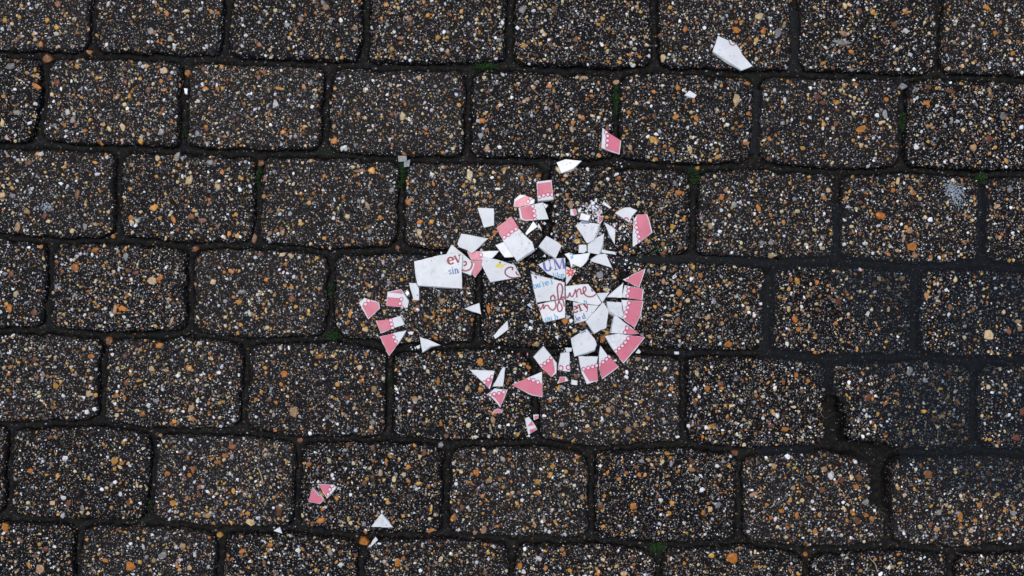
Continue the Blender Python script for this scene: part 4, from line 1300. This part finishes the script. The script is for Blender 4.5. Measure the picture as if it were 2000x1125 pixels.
for x, y, w, h, c, lab in LOOSE:
    if w == 0:
        continue
    V, F, cc = pebble_mesh(x, y, w, h, c, lambda a, b: bed_z(a, b) + 0.0005, rl, raised=0.34, angle=(rl.random() - .5) * .5)
    cen = V.mean(0)
    cen[2] = V[:, 2].min()
    me = np_mesh('loose_pebble', V - cen, F, cc)
    if me.polygons[-1].normal.z < 0:
        me.flip_normals()
    o = link('loose_pebble', me, M['pebble'])
    o.location = tuple(cen)
    tag(o, lab, 'pebble', 'loose pebbles in the joints')

# ------------------------------------------------------------------ moss tufts, grass, straw, plastic, lichen
rm = np.random.default_rng(8)


def moss(x, y, w, h, n, lab, length=0.0075):
    V, F = [], []
    for i in range(n):
        a, rr = rm.random() * 6.283, math.sqrt(rm.random())
        px, py = x + math.cos(a) * rr * w / 2, y + math.sin(a) * rr * h / 2
        z = bed_z(px, py)
        L = length * (0.4 + 0.8 * rm.random()) * (1.1 - rr * .5)
        b = rm.random() * 6.283
        wx, wy = math.cos(b) * .0006, math.sin(b) * .0006
        t = rm.random() * 6.283
        lean = L * (.3 + .8 * rm.random())
        X, Y, _ = P(px, py)
        k = len(V)
        V += [(X - wx, Y - wy, z - .001), (X + wx, Y + wy, z - .001),
              (X + wx * .8 + math.cos(t) * lean * .5, Y + wy * .8 + math.sin(t) * lean * .5, z + L * .7),
              (X - wx * .8 + math.cos(t) * lean * .5, Y - wy * .8 + math.sin(t) * lean * .5, z + L * .7),
              (X + math.cos(t) * lean, Y + math.sin(t) * lean, z + L)]
        F += [[k, k + 1, k + 2, k + 3], [k + 3, k + 2, k + 4]]
    X, Y, _ = P(x, y)
    z0 = min(v[2] for v in V)
    me = np_mesh('moss_tuft', [(a - X, b - Y, c - z0) for a, b, c in V], F)
    o = link('moss_tuft', me, M['moss'])
    o.location = (X, Y, z0)
    tag(o, lab, 'moss', 'moss growing in the joints')


moss(950, 128, 52, 16, 420, 'wide cushion of green moss in the topmost joint')
moss(1203, 192, 17, 62, 420, 'long strip of green moss in the joint above the farthest pink shard')
moss(785, 343, 22, 52, 460, 'tall patch of green moss under the grey plastic scraps')
moss(651, 656, 26, 18, 330, 'round clump of green moss left of the matching pink pair')
moss(1355, 345, 26, 34, 170, 'sparse grassy tuft of moss at the joint right of the ring', 0.011)
moss(1765, 238, 20, 34, 260, 'moss tuft in the vertical joint below the grey stone at the upper right')
moss(1918, 348, 24, 22, 240, 'moss tuft at the joint crossing nearest the right edge')
moss(1285, 1068, 30, 30, 300, 'moss tuft in the joint at the bottom edge')
moss(357, 262, 14, 14, 70, 'tiny moss tuft in the joint at the upper left')
moss(505, 345, 14, 36, 130, 'thin dark moss strip left of the plastic scraps')
moss(647, 566, 14, 24, 80, 'faint moss strip above the round moss clump')
moss(288, 985, 12, 20, 60, 'thin moss strip in the joint at the lower left')


def stalk(name, mat, pts, width, lab, cat, z=0.002):
    n = len(pts)
    V, F = [], []
    for i, (x, y) in enumerate(pts):
        a, b = pts[max(0, i - 1)], pts[min(n - 1, i + 1)]
        dx, dy = b[0] - a[0], b[1] - a[1]
        l = math.hypot(dx, dy)
        w = width * (1 - 0.45 * i / n)
        for s, dz in ((-1, 0), (0, w * S * .6), (1, 0), (0, -w * S * .4)):
            X, Y, _ = P(x - dy / l * s * w / 2, y + dx / l * s * w / 2)
            V.append((X, Y, z + dz))
    for i in range(n - 1):
        for k in range(4):
            F.append([i * 4 + k, i * 4 + (k + 1) % 4, i * 4 + 4 + (k + 1) % 4, i * 4 + 4 + k])
    F += [[3, 2, 1, 0], [n * 4 - 4 + k for k in range(4)]]
    c = V[0]
    me = np_mesh(name, [(a - c[0], b - c[1], d - z + .0008) for a, b, d in V], F)
    bm = bmesh.new()
    bm.from_mesh(me)
    bmesh.ops.recalc_face_normals(bm, faces=bm.faces[:])
    bm.to_mesh(me)
    bm.free()
    o = link(name, me, M[mat])
    o.location = (c[0], c[1], z - .0008)
    tag(o, lab, cat)


stalk('straw', 'straw', smooth_line([(504, 913), (508, 920), (511, 930), (514, 940), (514, 946)], 3), 2.6, 'pale dry straw bit on the paving at the lower left', 'straw')
stalk('straw', 'straw', smooth_line([(957, 828), (959, 838), (962, 847)], 3), 3.0, 'short pale straw bit below the goblet-shaped pink shard', 'straw')
stalk('grass_blade', 'moss', smooth_line([(1270, 496), (1285, 487), (1300, 480), (1312, 474)], 3), 2.2, 'thin green grass blade lying across the joint right of the ring', 'grass', 0.0022)
stalk('twig', 'straw', smooth_line([(1713, 1116), (1708, 1100), (1700, 1092), (1697, 1084)], 3), 2.0, 'thin pale twig near the bottom right corner', 'twig')


def scrap(pts, lab, z):
    c = np.mean(pts, 0)
    X, Y, _ = P(*c)
    V = []
    for zz in (0, .0012):
        for x, y in pts:
            a, b, _ = P(x, y)
            V.append((a - X, b - Y, zz))
    F = [[3, 2, 1, 0], [4, 5, 6, 7]] + [[k, (k + 1) % 4, 4 + (k + 1) % 4, 4 + k] for k in range(4)]
    me = np_mesh('plastic_scrap', V, F)
    bm = bmesh.new()
    bm.from_mesh(me)
    bmesh.ops.recalc_face_normals(bm, faces=bm.faces[:])
    bmesh.ops.bevel(bm, geom=bm.edges[:], offset=.0003, segments=1, affect='EDGES')
    bm.to_mesh(me)
    bm.free()
    o = link('plastic_scrap', me, M['plastic'])
    o.location = (X, Y, z)
    o.rotation_euler = (math.radians(3), math.radians(-2), 0)
    tag(o, lab, 'scrap', 'grey plastic scraps')


scrap([(777, 304), (794.5, 304), (794.5, 315), (778, 316)], 'translucent grey plastic scrap at the top of the tall moss patch, upper one', -0.0012)
scrap([(788.5, 315), (801, 311), (799.5, 325), (788.5, 326)], 'translucent grey plastic scrap on the tall moss patch, lower one', -0.0030)


def lichen(cx, cy, w, h, n, lab):
    V, F = [], []
    for i in range(n):
        x, y = cx + rm.normal() * w * .28, cy + rm.normal() * h * .28
        x += (y - cy) * .35
        p = owner(x, y)
        z = float(paver_z(p, np.array([x]), np.array([y]))[0]) + 0.0008 if p else 0
        s = 1.2 + 2.2 * rm.random()
        a0 = rm.random() * 6.283
        k = len(V)
        for q in range(5):
            X, Y, _ = P(x + s * .5 * (.6 + .6 * rm.random()) * math.cos(a0 + q * 1.2566), y + s * .5 * math.sin(a0 + q * 1.2566))
            V.append((X, Y, z))
        X, Y, _ = P(x, y)
        V.append((X, Y, z + .0007 * rm.random() + .0003))
        F += [[k + q, k + 5, k + (q + 1) % 5][::-1] for q in range(5)]
    X, Y, _ = P(cx, cy)
    me = np_mesh('lichen_patch', [(a - X, b - Y, c) for a, b, c in V], F)
    if me.polygons[0].normal.z < 0:
        me.flip_normals()
    o = link('lichen_patch', me, M['lichen'])
    o.location = (X, Y, 0)
    tag(o, lab, 'lichen', 'pale patches on the pavers')


lichen(1864, 378, 34, 52, 330, 'pale bluish-white crusty patch on the paver near the right edge')
lichen(92, 406, 24, 14, 70, 'faint pale patch on a paver near the left edge')
